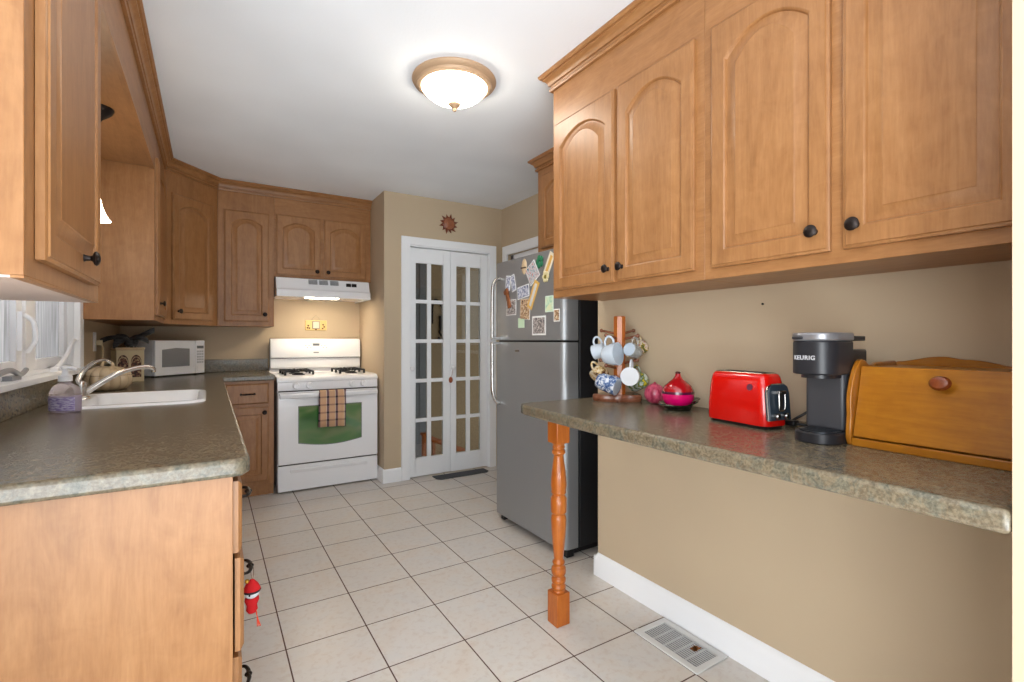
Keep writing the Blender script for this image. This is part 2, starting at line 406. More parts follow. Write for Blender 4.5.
# ------------------------------------------------------------------ glazed bifold doors
mb = MB(); y0 = YP-.018
mb.box(1.388, y0, 0, 1.466, YP, 2.03); mb.box(2.243, y0, 0, 2.318, YP, 2.03); mb.box(1.388, y0, 2.022, 2.318, YP, 2.092)
mb.box(1.452, YP, 0, 1.470, YP+.10, 2.03); mb.box(2.238, YP, 0, 2.252, YP+.10, 2.03); mb.box(1.452, YP, 2.012, 2.252, YP+.10, 2.03)
struct('trim_1', mb, 'trim', .004)
lites = [[(1.523, 1.634), (1.671, 1.784)], [(1.911, 2.016), (2.056, 2.161)]]
rows = [(.172, .480), (.520, .941), (.972, 1.215), (1.245, 1.536), (1.567, 1.875)]
rows = [(.172, .482), (.514, .829), (.861, 1.176), (1.208, 1.523), (1.555, 1.875)]
for di, (a, b) in enumerate(((1.473, 1.851), (1.855, 2.236))):
    yb, yf = YP+.012, YP+.046
    mb = MB(); xs = [a, lites[di][0][0], lites[di][0][1], lites[di][1][0], lites[di][1][1], b]
    mb.box(a, yb, .012, xs[1], yf, 2.004); mb.box(xs[4], yb, .012, b, yf, 2.004)
    mb.box(xs[1], yb, .012, xs[4], yf, rows[0][0]); mb.box(xs[1], yb, rows[-1][1], xs[4], yf, 2.004)
    mb.box(xs[2], yb+.006, rows[0][0], xs[3], yf-.006, rows[-1][1])
    for k in range(4):
        mb.box(xs[1], yb+.006, rows[k][1], xs[2], yf-.006, rows[k+1][0]); mb.box(xs[3], yb+.006, rows[k][1], xs[4], yf-.006, rows[k+1][0])
    d = struct('door_%d' % (di+1), mb, 'trim', .002)
    obj('pane', MB().box(xs[1]-.002, yb+.015, rows[0][0]-.002, xs[4]+.002, yb+.018, rows[-1][1]+.002), 'pane', d)
    kx = 1.487 if di == 0 else 1.872
    obj('knob', MB().lathe([(.008, 0), (.008, .012), (.02, .02), (.022, .03), (.014, .038), (0, .04)], (kx, yb, .955), (0, -1, 0), 20), 'enamel', d)
# hanging carved ornament between the leaves
mb = MB(); mb.ball((1.850, YP-.005, .842), .022, .9, .5, 1.25, 16, 10); mb.tube([(1.858, YP-.003, .87), (1.864, YP-.008, .91), (1.872, YP-.01, .955)], .0015, 6)
tag(obj('door_ornament', mb, mat('red_brown_clay', (150, 78, 48), .5)), 'small red-brown clay ornament hanging from the middle knob of the glazed doors', 'ornament')
# register on the floor in front of the doors
mb = MB()
pts = [(1.66, 3.92), (1.69, 3.89), (2.14, 3.89), (2.17, 3.92), (2.17, 4.02), (1.66, 4.02)]
mb.prism(pts, 'z', 0, .008)
tag(obj('door_mat', mb, mat('charcoal_rubber', (70, 72, 76), .8), bev=.003), 'thin dark grey mat on the tiles in front of the glazed doors', 'mat')
# hall: stair railing and an iron scroll wall ornament
t = thing('stair_railing', 'orange-brown wooden stair railing in the hall behind the glazed doors', 'railing', (2.1, 5.2, -.9))
obj('newel_post', MB().box(2.03, 5.17, -.9, 2.09, 5.23, .13).box(2.02, 5.16, .13, 2.10, 5.24, .16), 'post', t, bev=.004)
mb = MB(); mb.tube([(2.08, 5.2, .11), (3.3, 5.2, -.45)], .03, 10, sub=1); obj('handrail', mb, 'post', t)
for k in range(9):
    x = 2.15+k*.12; obj('baluster', MB().box(x, 5.185, -.9, x+.03, 5.215, .09-(x-2.08)*.46), 'post', t)
mb = MB()
mb.tube([(2.31, 5.58, 1.40), (2.31, 5.58, 1.60), (2.35, 5.58, 1.70), (2.41, 5.58, 1.64), (2.48, 5.58, 1.52)], .010, 8)
mb.tube([(2.44, 5.58, 1.52), (2.45, 5.58, 1.38), (2.40, 5.58, 1.30), (2.46, 5.58, 1.22), (2.41, 5.58, 1.18), (2.39, 5.58, 1.24)], .012, 8); mb.box(2.40, 5.565, 1.34, 2.50, 5.595, 1.50)
tag(obj('wall_scroll', mb, 'iron'), 'dark iron scroll ornament on the hall wall, seen through the glazed doors', 'ornament')

# ------------------------------------------------------------------ cabinet doors
def panel_door(w, h, arch, t=.019, stile=.052, brail=.055, trail=.062, narch=16):
    # local: x across, z up, front faces -y, back at y=0
    def rect(i, y):
        top = [(w-i - (w-2*i)*k/narch, y, h-i) for k in range(narch+1)]
        return [(i, y, i), (w-i, y, i)] + top
    def loop(i, y):
        x0, x1 = stile+i, w-stile-i; z0 = brail+i; zt = h-trail-arch-i*.9
        top = []
        for k in range(narch+1):
            s = k/narch; u = 1-2*s
            top.append((x1-(x1-x0)*s, y, zt+arch*(1-abs(u)**2.1)))
        return [(x0, y, z0), (x1, y, z0)] + top
    L = [rect(0, 0), rect(0, -t+.006), rect(.003, -t+.004), rect(.007, -t+.003), rect(.009, -t), loop(-.004, -t), loop(0, -t+.003), loop(.003, -t+.0095), loop(.010, -t+.0095), loop(.034, -t+.002), loop(.037, -t)]
    return MB().rings(L)
def knob_mb(p, d):
    return MB().lathe([(.009, 0), (.007, .003), (.0055, .012), (.008, .016), (.0155, .019), (.017, .023), (.013, .027), (.006, .0295), (0, .030)], p, d, 20)
def pull_mb(c, along, out, w=.09):
    c, a, o = Vector(c), Vector(along), Vector(out); u = Vector((0,0,1))
    mb = MB()
    mb.tube([c-a*w/2, c-a*w*.46+o*.018, c-a*w*.2+o*.026, c+o*.024, c+a*w*.2+o*.026, c+a*w*.46+o*.018, c+a*w/2], lambda t: .0035+.0025*math.sin(PI*t)**2, 8)
    mb.ball(tuple(c+o*.025), .0075, 1.3, 1.3, .8, 12, 8)
    for s in (-1, 1): mb.ball(tuple(c+a*s*w*.5+o*.002), .008, 1.1, 1.1, 1.1, 10, 6)
    return mb
def place(mb, origin, rotz):   # door local -> world
    return mb.xform(Matrix.Translation(Vector(origin)) @ Matrix.Rotation(rotz, 4, 'Z'))
def add_door(parent, origin, rotz, w, h, arch, kx=None, kz=.055, label=None, m='maple', stile=.052, pull=False, name='door'):
    mb = place(panel_door(w, h, arch, stile=stile), origin, rotz)
    d = obj(name, mb, m, parent, sharp=25)
    if kx is not None:
        q = Matrix.Rotation(rotz, 3, 'Z'); p = Vector(origin) + q @ Vector((kx, -.019, kz)); n = q @ Vector((0, -1, 0))
        obj('knob', knob_mb(tuple(p), tuple(n)), 'iron', d)
    return d
def add_drawer(parent, origin, rotz, w, h):
    t = .019; mb = MB(); r = lambda i, y: [(i, y, i), (w-i, y, i), (w-i, y, h-i), (i, y, h-i)]
    mb.rings([r(0, 0), r(0, -t+.008), r(.006, -t+.003), r(.010, -t)])
    place(mb, origin, rotz); d = obj('drawer', mb, 'maple', parent, sharp=25)
    q = Matrix.Rotation(rotz, 3, 'Z'); p = Vector(origin)+q @ Vector((w/2, -t, h*.5)); 
    obj('pull', pull_mb(p, q @ Vector((1, 0, 0)), q @ Vector((0, -1, 0))), 'iron', d)
    return d
HALF = PI/2
CT = 2.45   # cabinet tops
# face toward -x : rotz = -90deg puts local x -> -y ; local -y -> -x
FX = 1.385
GR = 'wall cabinets above the breakfast counter'
t = thing('wall_cabinet', 'maple wall cabinet with two arched doors, nearer the refrigerator, above the mug tree', 'cabinet', (1.54, 1.45, 1.398), group=GR)
mb = MB(); mb.box(FX, 1.0355, 1.398, XR, 1.868, CT); obj('body', mb, 'maple_y', t, bev=.0015)
add_door(t, (FX, 1.845, 1.432), -HALF, .400, .772, .062, .400-.030)
add_door(t, (FX, 1.427, 1.432), -HALF, .360, .772, .062, .030)
t = thing('wall_cabinet', 'maple wall cabinet with two wide arched doors above the coffee maker and bread box', 'cabinet', (1.54, .65, 1.398), group=GR)
mb = MB(); mb.box(FX, .244, 1.398, XR, 1.0345, CT); obj('body', mb, 'maple_y', t, bev=.0015)
add_door(t, (FX, 1.002, 1.432), -HALF, .354, .772, .062, .354-.035)
add_door(t, (FX, .617, 1.432), -HALF, .345, .772, .062, .032)
t = thing('wall_cabinet', 'narrow visible end of the maple cabinet mounted over the refrigerator', 'cabinet', (2.16, 2.4, 1.83))
obj('body', MB().box(1.95, 1.932, 1.80, XF-.002, 2.81, CT), 'maple', t, bev=.002)
add_door(t, (1.95, 2.76, 1.83), -HALF, .38, .50, .05, .33); add_door(t, (1.95, 2.36, 1.83), -HALF, .38, .50, .05, .05)

# left wall run: faces +x : rotz=+90 puts local x -> +y, local -y -> +x
LX = -.265
GL = 'wall cabinets of the sink side and stove side'
t = thing('wall_cabinet', 'maple wall cabinet nearest the camera at far left, its arched door facing the aisle', 'cabinet', (-.43, 1.45, 1.306), group=GL)
mb = MB(); mb.box(WL+.001, 1.131, 1.309, LX-.001, 1.775, CT)
obj('body', mb, 'maple', t, bev=.0015)
obj('underside_panel', MB().box(WL+.001, 1.131, 1.3045, LX-.018, 1.775, 1.3088), mat('pale_laminate', (214, 190, 176), .5), t); obj('face_rail', MB().box(LX-.018, 1.131, 1.3045, LX-.001, 1.775, 1.3088), 'maple_y', t)
add_door(t, (LX, 1.187, 1.344), HALF, .497, .88, .06, .285, .045)
t = thing('wall_cabinet', 'maple wall cabinet beyond the sink, with a plain side panel facing the camera', 'cabinet', (-.43, 3.75, 1.312), group=GL)
mb = MB(); mb.box(WL, 3.405, 1.312, LX, 4.098, CT); obj('body', mb, 'maple', t, bev=.0015)
add_door(t, (LX, 3.45, 1.344), HALF, .58, .90, .06, .045, .07)
# diagonal corner
A = Vector((LX, 4.10)); B = Vector((.05, 4.45)); L = (B-A).length; ang = math.atan2(B.y-A.y, B.x-A.x)
t = thing('corner_cabinet', 'diagonal maple corner cabinet with one arched door above the microwave', 'cabinet', (-.3, 4.5, 1.312), group=GL)
mb = MB(); mb.prism([(WL, 4.101), (A.x, 4.101), (B.x, 4.45), (B.x, YB), (WL, YB)], 'z', 1.312, CT); obj('body', mb, 'maple', t, bev=.001)
u = (B-A).normalized(); dw = L-.11; o2 = A + u*.055
add_door(t, (o2.x, o2.y, 1.344), ang, dw, .885, .05, .04, .06)
t = thing('wall_cabinet', 'narrow tall maple wall cabinet beside the range hood', 'cabinet', (.25, 4.65, 1.312), group=GL)
mb = MB(); mb.box(.051, 4.45, 1.312, .449, YB, CT); obj('body', mb, 'maple', t, bev=.001)
add_door(t, (.095, 4.45, 1.348), 0, .315, .880, .045, .315-.03, .06)
t = thing('wall_cabinet', 'short two-door maple wall cabinet above the range hood', 'cabinet', (.85, 4.65, 1.722), group=GL)
mb = MB(); mb.box(.45, 4.45, 1.722, 1.241, YB, CT); obj('body', mb, 'maple_x', t, bev=.001)
add_door(t, (.463, 4.45, 1.742), 0, .346, .496, .05, .346-.03, .04); add_door(t, (.838, 4.45, 1.742), 0, .358, .496, .05, .03, .04)
# valance and soffit board over the window
mb = MB(); mb.box(-.285, 1.777, 2.165, LX, 3.403, CZ-.002); mb.box(WL, 1.777, 2.172, -.285, 3.403, 2.19)
tag(obj('window_valance', mb, 'maple_y'), 'plain maple valance and soffit board over the sink window', 'valance')

def sweep(path, prof, side):
    P = [Vector(p) for p in path]; n = len(P); loops = []
    for i, p in enumerate(P):
        d0 = (P[i]-P[i-1]).normalized() if i > 0 else (P[1]-P[0]).normalized()
        d1 = (P[i+1]-P[i]).normalized() if i < n-1 else d0
        n0 = Vector((d0.y, -d0.x))*side; n1 = Vector((d1.y, -d1.x))*side
        m = (n0+n1).normalized(); k = 1/max(.3, m.dot(n0))
        loops.append([(p.x+m.x*k*a, p.y+m.y*k*a, z) for a, z in prof])
    return MB().rings(loops)
CP = [(-.004, 2.376), (.013, 2.376), (.016, 2.384), (.013, 2.391), (.006, 2.393), (.010, 2.402), (.017, 2.404), (.020, 2.414), (.028, 2.425), (.038, 2.431), (.038, 2.436), (.046, 2.438), (.053, 2.446), (.053, CZ-.001), (-.004, CZ-.001)]
tag(obj('crown_molding', sweep([(WL, 1.131), (LX, 1.131), (LX, 4.10), (.05, 4.45), (1.242, 4.45)], CP, 1), 'maple_x', sharp=25), 'stepped maple crown moulding along the sink side and stove side cabinets', 'moulding')
tag(obj('crown_molding', sweep([(FX, .244), (FX, 1.868), (XR+.0, 1.868)], [(a, z) for a, z in CP], -1), 'maple_y', sharp=25), 'stepped maple crown moulding above the breakfast counter cabinets', 'moulding')
tag(obj('crown_molding', sweep([(1.95, 1.94), (1.95, 2.81), (XF, 2.81)], CP, -1), 'maple_y', sharp=25), 'short maple crown moulding on the cabinet over the refrigerator', 'moulding')

# ------------------------------------------------------------------ base cabinets
CH = .93
t = thing('base_cabinet', 'maple drawer base cabinet with a plain end panel, nearest the camera at left', 'cabinet', (-.27, 1.5, 0))
mb = MB(); mb.box(WL, 1.292, .0, -.02, 1.75, .889); mb.box(-.02, 1.292, 0, .045, 1.75, .889)
obj('body', mb, 'maple', t, bev=.001)
for (z0, z1, dx) in ((.705, .872, 0), (.475, .692, .004), (.115, .462, 0)):
    add_drawer(t, (.0455+dx, 1.305, z0), HALF, .42, z1-z0)
t = thing('base_cabinet', 'maple sink base cabinet in the middle of the sink side under the basin', 'cabinet', (-.27, 2.7, 0))
mb = MB(); mb.box(WL+.004, 1.752, .09, .045, 4.22, .72); mb.box(WL+.004, 1.752, 0, -.02, 4.22, .09); mb.box(.02, 1.752, .72, .045, 4.22, .889)
obj('body', mb, 'maple', t, bev=.001)
for k in range(5): add_door(t, (.0455, 1.79+k*.48, .12), HALF, .45, .74, 0, .40 if k % 2 else .05, .68)
t = thing('base_cabinet', 'narrow maple base cabinet left of the stove, one drawer over one door', 'cabinet', (.25, 4.5, 0))
mb = MB(); mb.box(.05, 4.225, .085, .425, YB-.002, .889); mb.box(.05, 4.245, 0, .425, YB-.01, .085)
obj('body', mb, 'maple', t, bev=.0015)
add_drawer(t, (.10, 4.225, .712), 0, .288, .155)
add_door(t, (.10, 4.225, .115), 0, .288, .575, 0, .288-.03, .53)

# ------------------------------------------------------------------ worktops
def slab(outer, hole, z0, z1):
    bm = bmesh.new()
    def lp(pts):
        vs = [bm.verts.new((x, y, z1)) for x, y in pts]
        return [bm.edges.new((vs[i], vs[(i+1) % len(vs)])) for i in range(len(vs))]
    es = lp(outer) + (lp(hole) if hole else [])
    r = bmesh.ops.triangle_fill(bm, use_beauty=True, edges=es)
    fs = list(bm.faces)
    ex = bmesh.ops.extrude_face_region(bm, geom=fs)
    vs = [g for g in ex['geom'] if isinstance(g, bmesh.types.BMVert)]
    bmesh.ops.translate(bm, verts=vs, vec=(0, 0, z0-z1))
    bmesh.ops.recalc_face_normals(bm, faces=bm.faces)
    bm.verts.index_update(); mb = MB()
    mb.add([tuple(v.co) for v in bm.verts], [tuple(v.index for v in f.verts) for f in bm.faces]); bm.free()
    return mb
def rrect(x0, y0, x1, y1, r, n=6):
    pts = []
    for (cx, cy, a0) in ((x1-r, y0+r, -90), (x1-r, y1-r, 0), (x0+r, y1-r, 90), (x0+r, y0+r, 180)):
        for k in range(n+1): a = R(a0+90*k/n); pts.append((cx+r*math.cos(a), cy+r*math.sin(a)))
    return pts
t = thing('worktop', 'L-shaped green-grey granite-look worktop running from the near left to the stove', 'worktop', (-.25, 2.8, .89))
SX0, SX1, SY0, SY1 = -.535, -.015, 2.50, 3.10
out = [(WL+.001, 1.27), (.045, 1.27), (.068, 1.279), (.080, 1.305), (.080, 4.195), (.432, 4.195), (.432, YB-.001), (WL+.001, YB-.001)]
obj('slab', slab(out, rrect(SX0+.02, SY0+.02, SX1-.02, SY1-.02, .06), .889, CH), 'stone', t, bev=.011, seg=4)
mb = MB(); mb.box(WL+.001, 1.27, CH, -.582, YB-.02, CH+.105); mb.box(WL+.001, YB-.019, CH, .440, YB-.001, CH+.105)
obj('backsplash', mb, 'stone', t, bev=.004)
# breakfast bar on turned leg
t = thing('breakfast_bar', 'granite-look breakfast counter along the right wall on one orange turned leg', 'counter', (1.3, 1.0, .0))
out = [(XR-.001, .243), (1.075, .243), (1.075, 1.2), (1.081, 1.33), (1.089, 1.47), (1.097, 1.62), (1.103, 1.69), (1.116, 1.735), (1.14, 1.762), (1.18, 1.775), (XR-.001, 1.775)]
obj('slab', slab(out, None, .889, CH), 'stone', t, bev=.012, seg=4)
mb = MB(); px, py, hw = 1.262, 1.665, .034
mb.box(px-hw, py-hw, 0, px+hw, py+hw, .135); mb.box(px-hw, py-hw, .765, px+hw, py+hw, .889)
prof = [(.030, .135), (.024, .142), (.030, .150), (.031, .160), (.024, .168), (.030, .176), (.031, .190), (.023, .200), (.030, .210), (.032, .222), (.030, .236), (.022, .246), (.027, .256), (.026, .262), (.020, .270), (.023, .30), (.030, .38), (.033, .44), (.031, .455), (.026, .463), (.033, .470), (.034, .50), (.034, .53), (.026, .545), (.032, .553), (.031, .565), (.034, .585), (.030, .64), (.022, .70), (.020, .712), (.029, .720), (.029, .732), (.022, .739), (.028, .745), (.023, .755), (.030, .765)]
mb.lathe(prof, (px, py, 0), n=28)
obj('leg', mb, 'post', t, bev=.003, sharp=30)

# ------------------------------------------------------------------ sink, faucet
mb = MB(); zt = CH+.010
def rr3(x0, y0, x1, y1, r, z): return [(x, y, z) for x, y in rrect(x0, y0, x1, y1, r)]
bx0, bx1, by0, by1 = -.455, SX1-.035, SY0+.04, SY1-.04
mb.rings([rr3(SX0, SY0, SX1, SY1, .085, CH), rr3(SX0+.003, SY0+.003, SX1-.003, SY1-.003, .083, zt-.002), rr3(SX0+.01, SY0+.01, SX1-.01, SY1-.01, .08, zt),
          rr3(bx0-.008, by0-.008, bx1+.008, by1+.008, .055, zt), rr3(bx0, by0, bx1, by1, .05, zt-.008), rr3(bx0+.012, by0+.012, bx1-.012, by1-.012, .045, CH-.15), rr3(bx0+.04, by0+.04, bx1-.04, by1-.04, .03, CH-.17)], cap0=False, smooth=True)
t = thing('sink', 'white single-basin enamel sink set into the granite-look worktop', 'sink', (-.275, 2.8, CH))
obj('basin', mb, 'enamel', t, sharp=60)
obj('drain', MB().lathe([(0, 0), (.038, 0), (.04, .004), (.03, .003)], (-.25, 2.8, CH-.169)), 'chrome', t)
t = thing('faucet', 'brushed nickel single-lever faucet with a long low spout behind the sink', 'faucet', (-.49, 2.83, CH+.01))
mb = MB(); mb.lathe([(.034, 0), (.032, .008), (.024, .014), (.021, .05), (.023, .066), (.018, .078), (0, .083)], (-.485, 2.84, zt))
obj('base', mb, 'chrome', t)
mb = MB(); mb.tube([(-.475, 2.845, .965), (-.44, 2.855, .992), (-.40, 2.87, 1.022), (-.355, 2.887, 1.05), (-.30, 2.91, 1.068), (-.255, 2.93, 1.071), (-.235, 2.937, 1.062), (-.232, 2.938, 1.045)], lambda t: .014-.005*t, 14)
obj('spout', mb, 'chrome', t)
mb = MB(); mb.tube([(-.49, 2.83, .995), (-.492, 2.84, 1.03), (-.475, 2.88, 1.07), (-.45, 2.94, 1.10), (-.425, 2.99, 1.107), (-.408, 3.02, 1.09)], lambda t: .012-.006*t, 12)
obj('lever', mb, 'chrome', t)

# soap bottle
t = thing('soap_bottle', 'clear pump bottle of lavender hand soap in front of the sink', 'bottle', (-.462, 2.445, CH))
soapm = mat('lavender_soap', (222, 206, 228), .1, trans=.55, ior=1.33); clear = mat('clear_plastic', (238, 226, 226), .08, trans=.75, ior=1.3)
q = Matrix.Translation((-.462, 2.445, CH)) @ Matrix.Rotation(-.55, 4, 'Z')
def flat(prof, sy): return MB().lathe(prof, n=28, sy=sy)
mb = flat([(.050, 0.001), (.056, .006), (.057, .062), (.055, .064)], .55); mb.xform(q); obj('soap_filled_body', mb, soapm, t)
mb = flat([(.056, .0645), (.054, .078), (.044, .096), (.026, .108), (.018, .112), (.018, .118)], .55); mb.xform(q); obj('shoulder', mb, clear, t)
mb = MB(); mb.lathe([(.021, .116), (.021, .136), (.012, .140), (.010, .146), (.009, .160), (.013, .161), (.013, .168), (0, .169)]); mb.tube([(0, 0, .165), (-.01, 0, .167), (.03, 0, .165), (.045, 0, .158)], .006, 10); mb.xform(q); obj('pump', mb, 'whiteplastic', t)
lab = MB()
for i in range(14):
    a0, a1 = R(-155+i*9), R(-155+(i+1)*9)
    lab.add([(.0575*math.cos(a), .0575*.55*math.sin(a)-.0004, z) for a, z in ((a0, .008), (a1, .008), (a1, .058), (a0, .058))], [(0, 1, 2, 3)])
lab.xform(q)
lm = mat('purple_label', (150, 128, 190), .4); tt = NT(lm); tt.l(tt.ramp(tt.noise(tt.coords((1, 1, 6)), 55, 2), [(.46, (148, 130, 190)), (.54, (214, 206, 230))]), tt.b.inputs['Base Color'])
obj('paper_label', lab, lm, t)

# pumpkin tureen
def pumpkin():
    t = thing('pumpkin_tureen', 'cream glazed pumpkin-shaped lidded tureen beside the faucet', 'tureen', (-.468, 3.40, CH))
    def shape(prof, lobes=12, amp=.13):
        mb = MB(); n = 72; loops = []
        for r, z in prof:
            loops.append([(r*(1-amp*abs(math.cos(lobes*k*PI/n))**.5*0+amp*(abs(math.sin(lobes*k*PI/n))-.6))*math.cos(2*PI*k/n), r*(1+amp*(abs(math.sin(lobes*k*PI/n))-.6))*math.sin(2*PI*k/n), z) for k in range(n)])
        return mb.rings(loops, smooth=True)
    b = shape([(.055, 0), (.085, .010), (.104, .035), (.108, .060), (.105, .078), (.101, .086)])
    obj('bowl', b, 'cream', t, world=False)
    l = shape([(.102, .088), (.102, .094), (.092, .112), (.066, .130), (.036, .136), (.012, .132)])
    lid = obj('lid', l, 'cream', t, world=False)
    s = MB(); s.tube([(.02, 0, .130), (.018, .004, .152), (-.004, .004, .166), (-.026, .004, .160), (-.028, .002, .135)], lambda u: .009-.002*u, 10)
    s.ball((.03, -.02, .134), .014, 1.6, 1, .35, 12, 6); s.ball((.0, -.034, .136), .013, 1, 1.5, .35, 12, 6); s.ball((-.035, -.02, .134), .012, 1.5, 1, .35, 12, 6)
    obj('stem_handle', s, 'cream', lid, world=False)
    t.rotation_euler = (0, 0, -.3); t.scale = (.94, .94, .94)
pumpkin()
# decorated canister with cloth bow
t = thing('canister', 'cream square canister painted with dark arches, left of the microwave', 'canister', (-.455, 4.02, CH), .42)
obj('body', MB().box(-.075, -.05, 0, .075, .05, .205), mat('aged_cream', (214, 196, 158), .5), t, world=False, bev=.003)
obj('lid', MB().box(-.079, -.054, .205, .079, .054, .224), 'cream', t, world=False, bev=.004)
dm = mat('dark_maroon_print', (66, 42, 40), .6); tt = NT(dm); tt.l(tt.ramp(tt.noise(tt.coords(), 70, 3), [(.4, (52, 38, 38)), (.55, (110, 66, 52)), (.7, (196, 170, 130))]), tt.b.inputs['Base Color'])
for cx in (-.040, .030):
    pts = [(cx-.028, .03), (cx+.028, .03)] + [(cx+.028*math.cos(PI*k/10), .13+.045*math.sin(PI*k/10)) for k in range(11)]
    obj('arch_panel', MB().prism(pts, 'y', -.0515, -.0495), dm, t, world=False)
    mb = MB(); mb.tube([(cx+.024*math.cos(PI*k/8), -.052, .125+.036*math.sin(PI*k/8)) for k in range(9)], .0025, 6); obj('arch_outline', mb, 'cream', t, world=False)
t2 = thing('leaf_bundle', 'bundle of charcoal grey cloth leaves lying on top of the painted canister', 'ornament', (-.445, 4.03, CH+.227), .35)
lf = mat('charcoal_cloth', (78, 80, 84), .7); tt = NT(lf); tt.l(tt.ramp(tt.noise(tt.coords((1, 1, 4)), 22, 3), [(.35, (30, 30, 34)), (.6, (84, 86, 88))]), tt.b.inputs['Base Color'])
def leaf(ang, ln, wd, lift, z0, droop):
    mb = MB(); loops = []; n = 10
    for i in range(n+1):
        s = i/n; w = wd*math.sin(PI*min(1, s*.93+.07))**.7+.002; x = ln*s; z = z0+lift*s-droop*s*s
        loops.append([(x, -w, z-.012*s), (x, -w*.4, z+.010), (x, 0, z+.004), (x, w*.4, z+.010), (x, w, z-.012*s), (x, w*.4, z+.004), (x, 0, z-.003), (x, -w*.4, z+.004)])
    mb.rings(loops, smooth=True); mb.xform(Matrix.Rotation(ang, 4, 'Z') @ Matrix.Diagonal((1.0, 1.2, 1.6, 1))); return mb
for i, (a, ln, wd, li, dr) in enumerate(((2.9, .15, .035, .06, .06), (3.6, .11, .03, .05, .07), (2.3, .10, .03, .07, .06), (.1, .14, .026, .05, .0), (-.4, .10, .03, .05, .05), (.7, .11, .028, .04, .02), (-1.4, .05, .03, .05, .07))):
    obj('leaf', leaf(a, ln, wd, li, .022, dr), lf, t2, world=False)
obj('knot', MB().ball((0, 0, .022), .022, 1.4, 1, 1), lf, t2, world=False)

# ------------------------------------------------------------------ microwave
t = thing('microwave', 'small white microwave oven angled in the back corner of the worktop', 'microwave', (-.335, 4.33, CH), R(45))
w, d, h = .425, .27, .268; z0 = .010
obj('body', MB().box(0, .018, z0, w, d, h), 'whiteplastic', t, world=False, bev=.006)
mb = MB(); mb.box(0, 0, z0, .335, .018, h); obj('door', mb, 'whiteplastic', t, world=False, bev=.005)
dr = t.children[-1]
bul = lambda i: [(.055+i, -.001-i*.2, .072+i), (.285-i, -.001-i*.2, .072+i), (.285-i, -.001-i*.2, .205-i), (.17, -.001-i*.2, .212-i), (.055+i, -.001-i*.2, .200-i)]
obj('door_window', MB().rings([[(x, .002, z) for x, y, z in bul(0)], bul(0), bul(.004)]), mat('grey_mesh_window', (140, 142, 146), .15), dr, world=False)
cp = obj('control_panel', MB().box(.337, 0, z0, w, .018, h), 'whiteplastic', t, world=False, bev=.005)
obj('display', MB().box(.352, -.002, .205, .412, .001, .226), mat('dark_grey_display', (92, 98, 104), .3), cp, world=False)
mb = MB()
for r_ in range(5):
    for c_ in range(3): mb.box(.352+c_*.021, -.0015, .09+r_*.021, .352+c_*.021+.017, .001, .09+r_*.021+.014)
obj('keypad', mb, mat('pale_grey_keys', (196, 198, 202), .4), cp, world=False)
mb = MB(); mb.box(.352, -.003, .03, .412, .001, .065); obj('open_button', mb, 'whiteplastic', cp, world=False, bev=.002)
for x in (.02, .38):
    for y in (.03, .22): obj('foot', MB().box(x, y, 0, x+.03, y+.03, z0), 'black', t, world=False)
# outlet by window
def outlet(loc, rotz, label, m='whiteplastic'):
    t = thing('outlet', label, 'outlet', loc, rotz)
    obj('cover_plate', MB().box(-.036, -.006, -.058, .036, 0, .058), m, t, world=False, bev=.002)
    for z in (-.03, .012): obj('socket', MB().box(-.013, -.008, z, .013, -.005, z+.026), m, t, world=False, bev=.001)
    return t
outlet((WL, 3.87, 1.19), HALF, 'white double outlet on the left wall between window and corner')
mb = MB(); mb.tube([(WL+.01, 3.9, 1.18), (WL+.03, 3.93, 1.165), (WL+.032, 3.94, 1.10), (WL+.02, 3.95, 1.04)], .004, 8)
mb.box(WL+.008, 3.885, 1.17, WL+.035, 3.915, 1.20)
tag(obj('plug_cord', mb, mat('ivory_cord', (220, 206, 170), .5)), 'ivory plug and cord in the outlet on the left wall', 'cord')

# ------------------------------------------------------------------ stove
SX, EX = .447, 1.228
t = thing('stove', 'white gas range with green-tinted oven window against the back wall', 'stove', (.84, 4.5, 0))
FYS = 4.20
mb = MB(); mb.box(SX, FYS+.02, .03, EX, YB-.02, .885); obj('body', mb, 'enamel', t, bev=.004)
for fx in (SX+.07, EX-.07):
    for fy in (FYS+.06, 4.76): obj('foot', MB().lathe([(.02, 0), (.02, .01), (.012, .014), (.012, .03)], (fx, fy, 0), n=14), 'black', t)
ct = MB(); ct.prism([(FYS-.005, .868), (FYS-.005, .885), (FYS+.015, .905), (FYS+.06, .912), (4.76, .912), (4.80, .96), (YB-.03, .96), (YB-.03, .868)], 'x', SX-.004, EX+.004)
cto = obj('cooktop', ct, 'enamel', t, bev=.004, seg=3)
def grate(x0, x1, y0, y1):
    mb = MB(); z = .942; r = .0075
    mb.tube([(x0, y0, z), (x1, y0, z), (x1, y1, z), (x0, y1, z)], r, 6, True, 1)
    mb.tube([(x0, (y0+y1)/2, z), (x1, (y0+y1)/2, z)], r, 6, sub=1)
    for k in (.25, .75):
        cy = y0+(y1-y0)*k; cx = (x0+x1)/2
        for a in range(4):
            dx, dy = math.cos(a*HALF), math.sin(a*HALF)
            mb.tube([(cx+dx*.035, cy+dy*.035, z+.004), (cx+dx*(x1-x0)/2, cy+dy*(y1-y0)/4, z)], r, 6, sub=1)
    for x in (x0, x1):
        for y in (y0, (y0+y1)/2, y1): mb.box(x-.008, y-.008, .912, x+.008, y+.008, z)
    return mb
for (x0, x1) in ((.522, .735), (.955, 1.158)):
    obj('grate', grate(x0, x1, 4.36, 4.69), 'castiron', t)
    for y in (4.40, 4.60): obj('burner', MB().lathe([(.05, .912), (.05, .918), (.036, .920), (.036, .928), (.03, .931), (0, .931)], ((x0+x1)/2, y, 0), n=20), 'castiron', t)
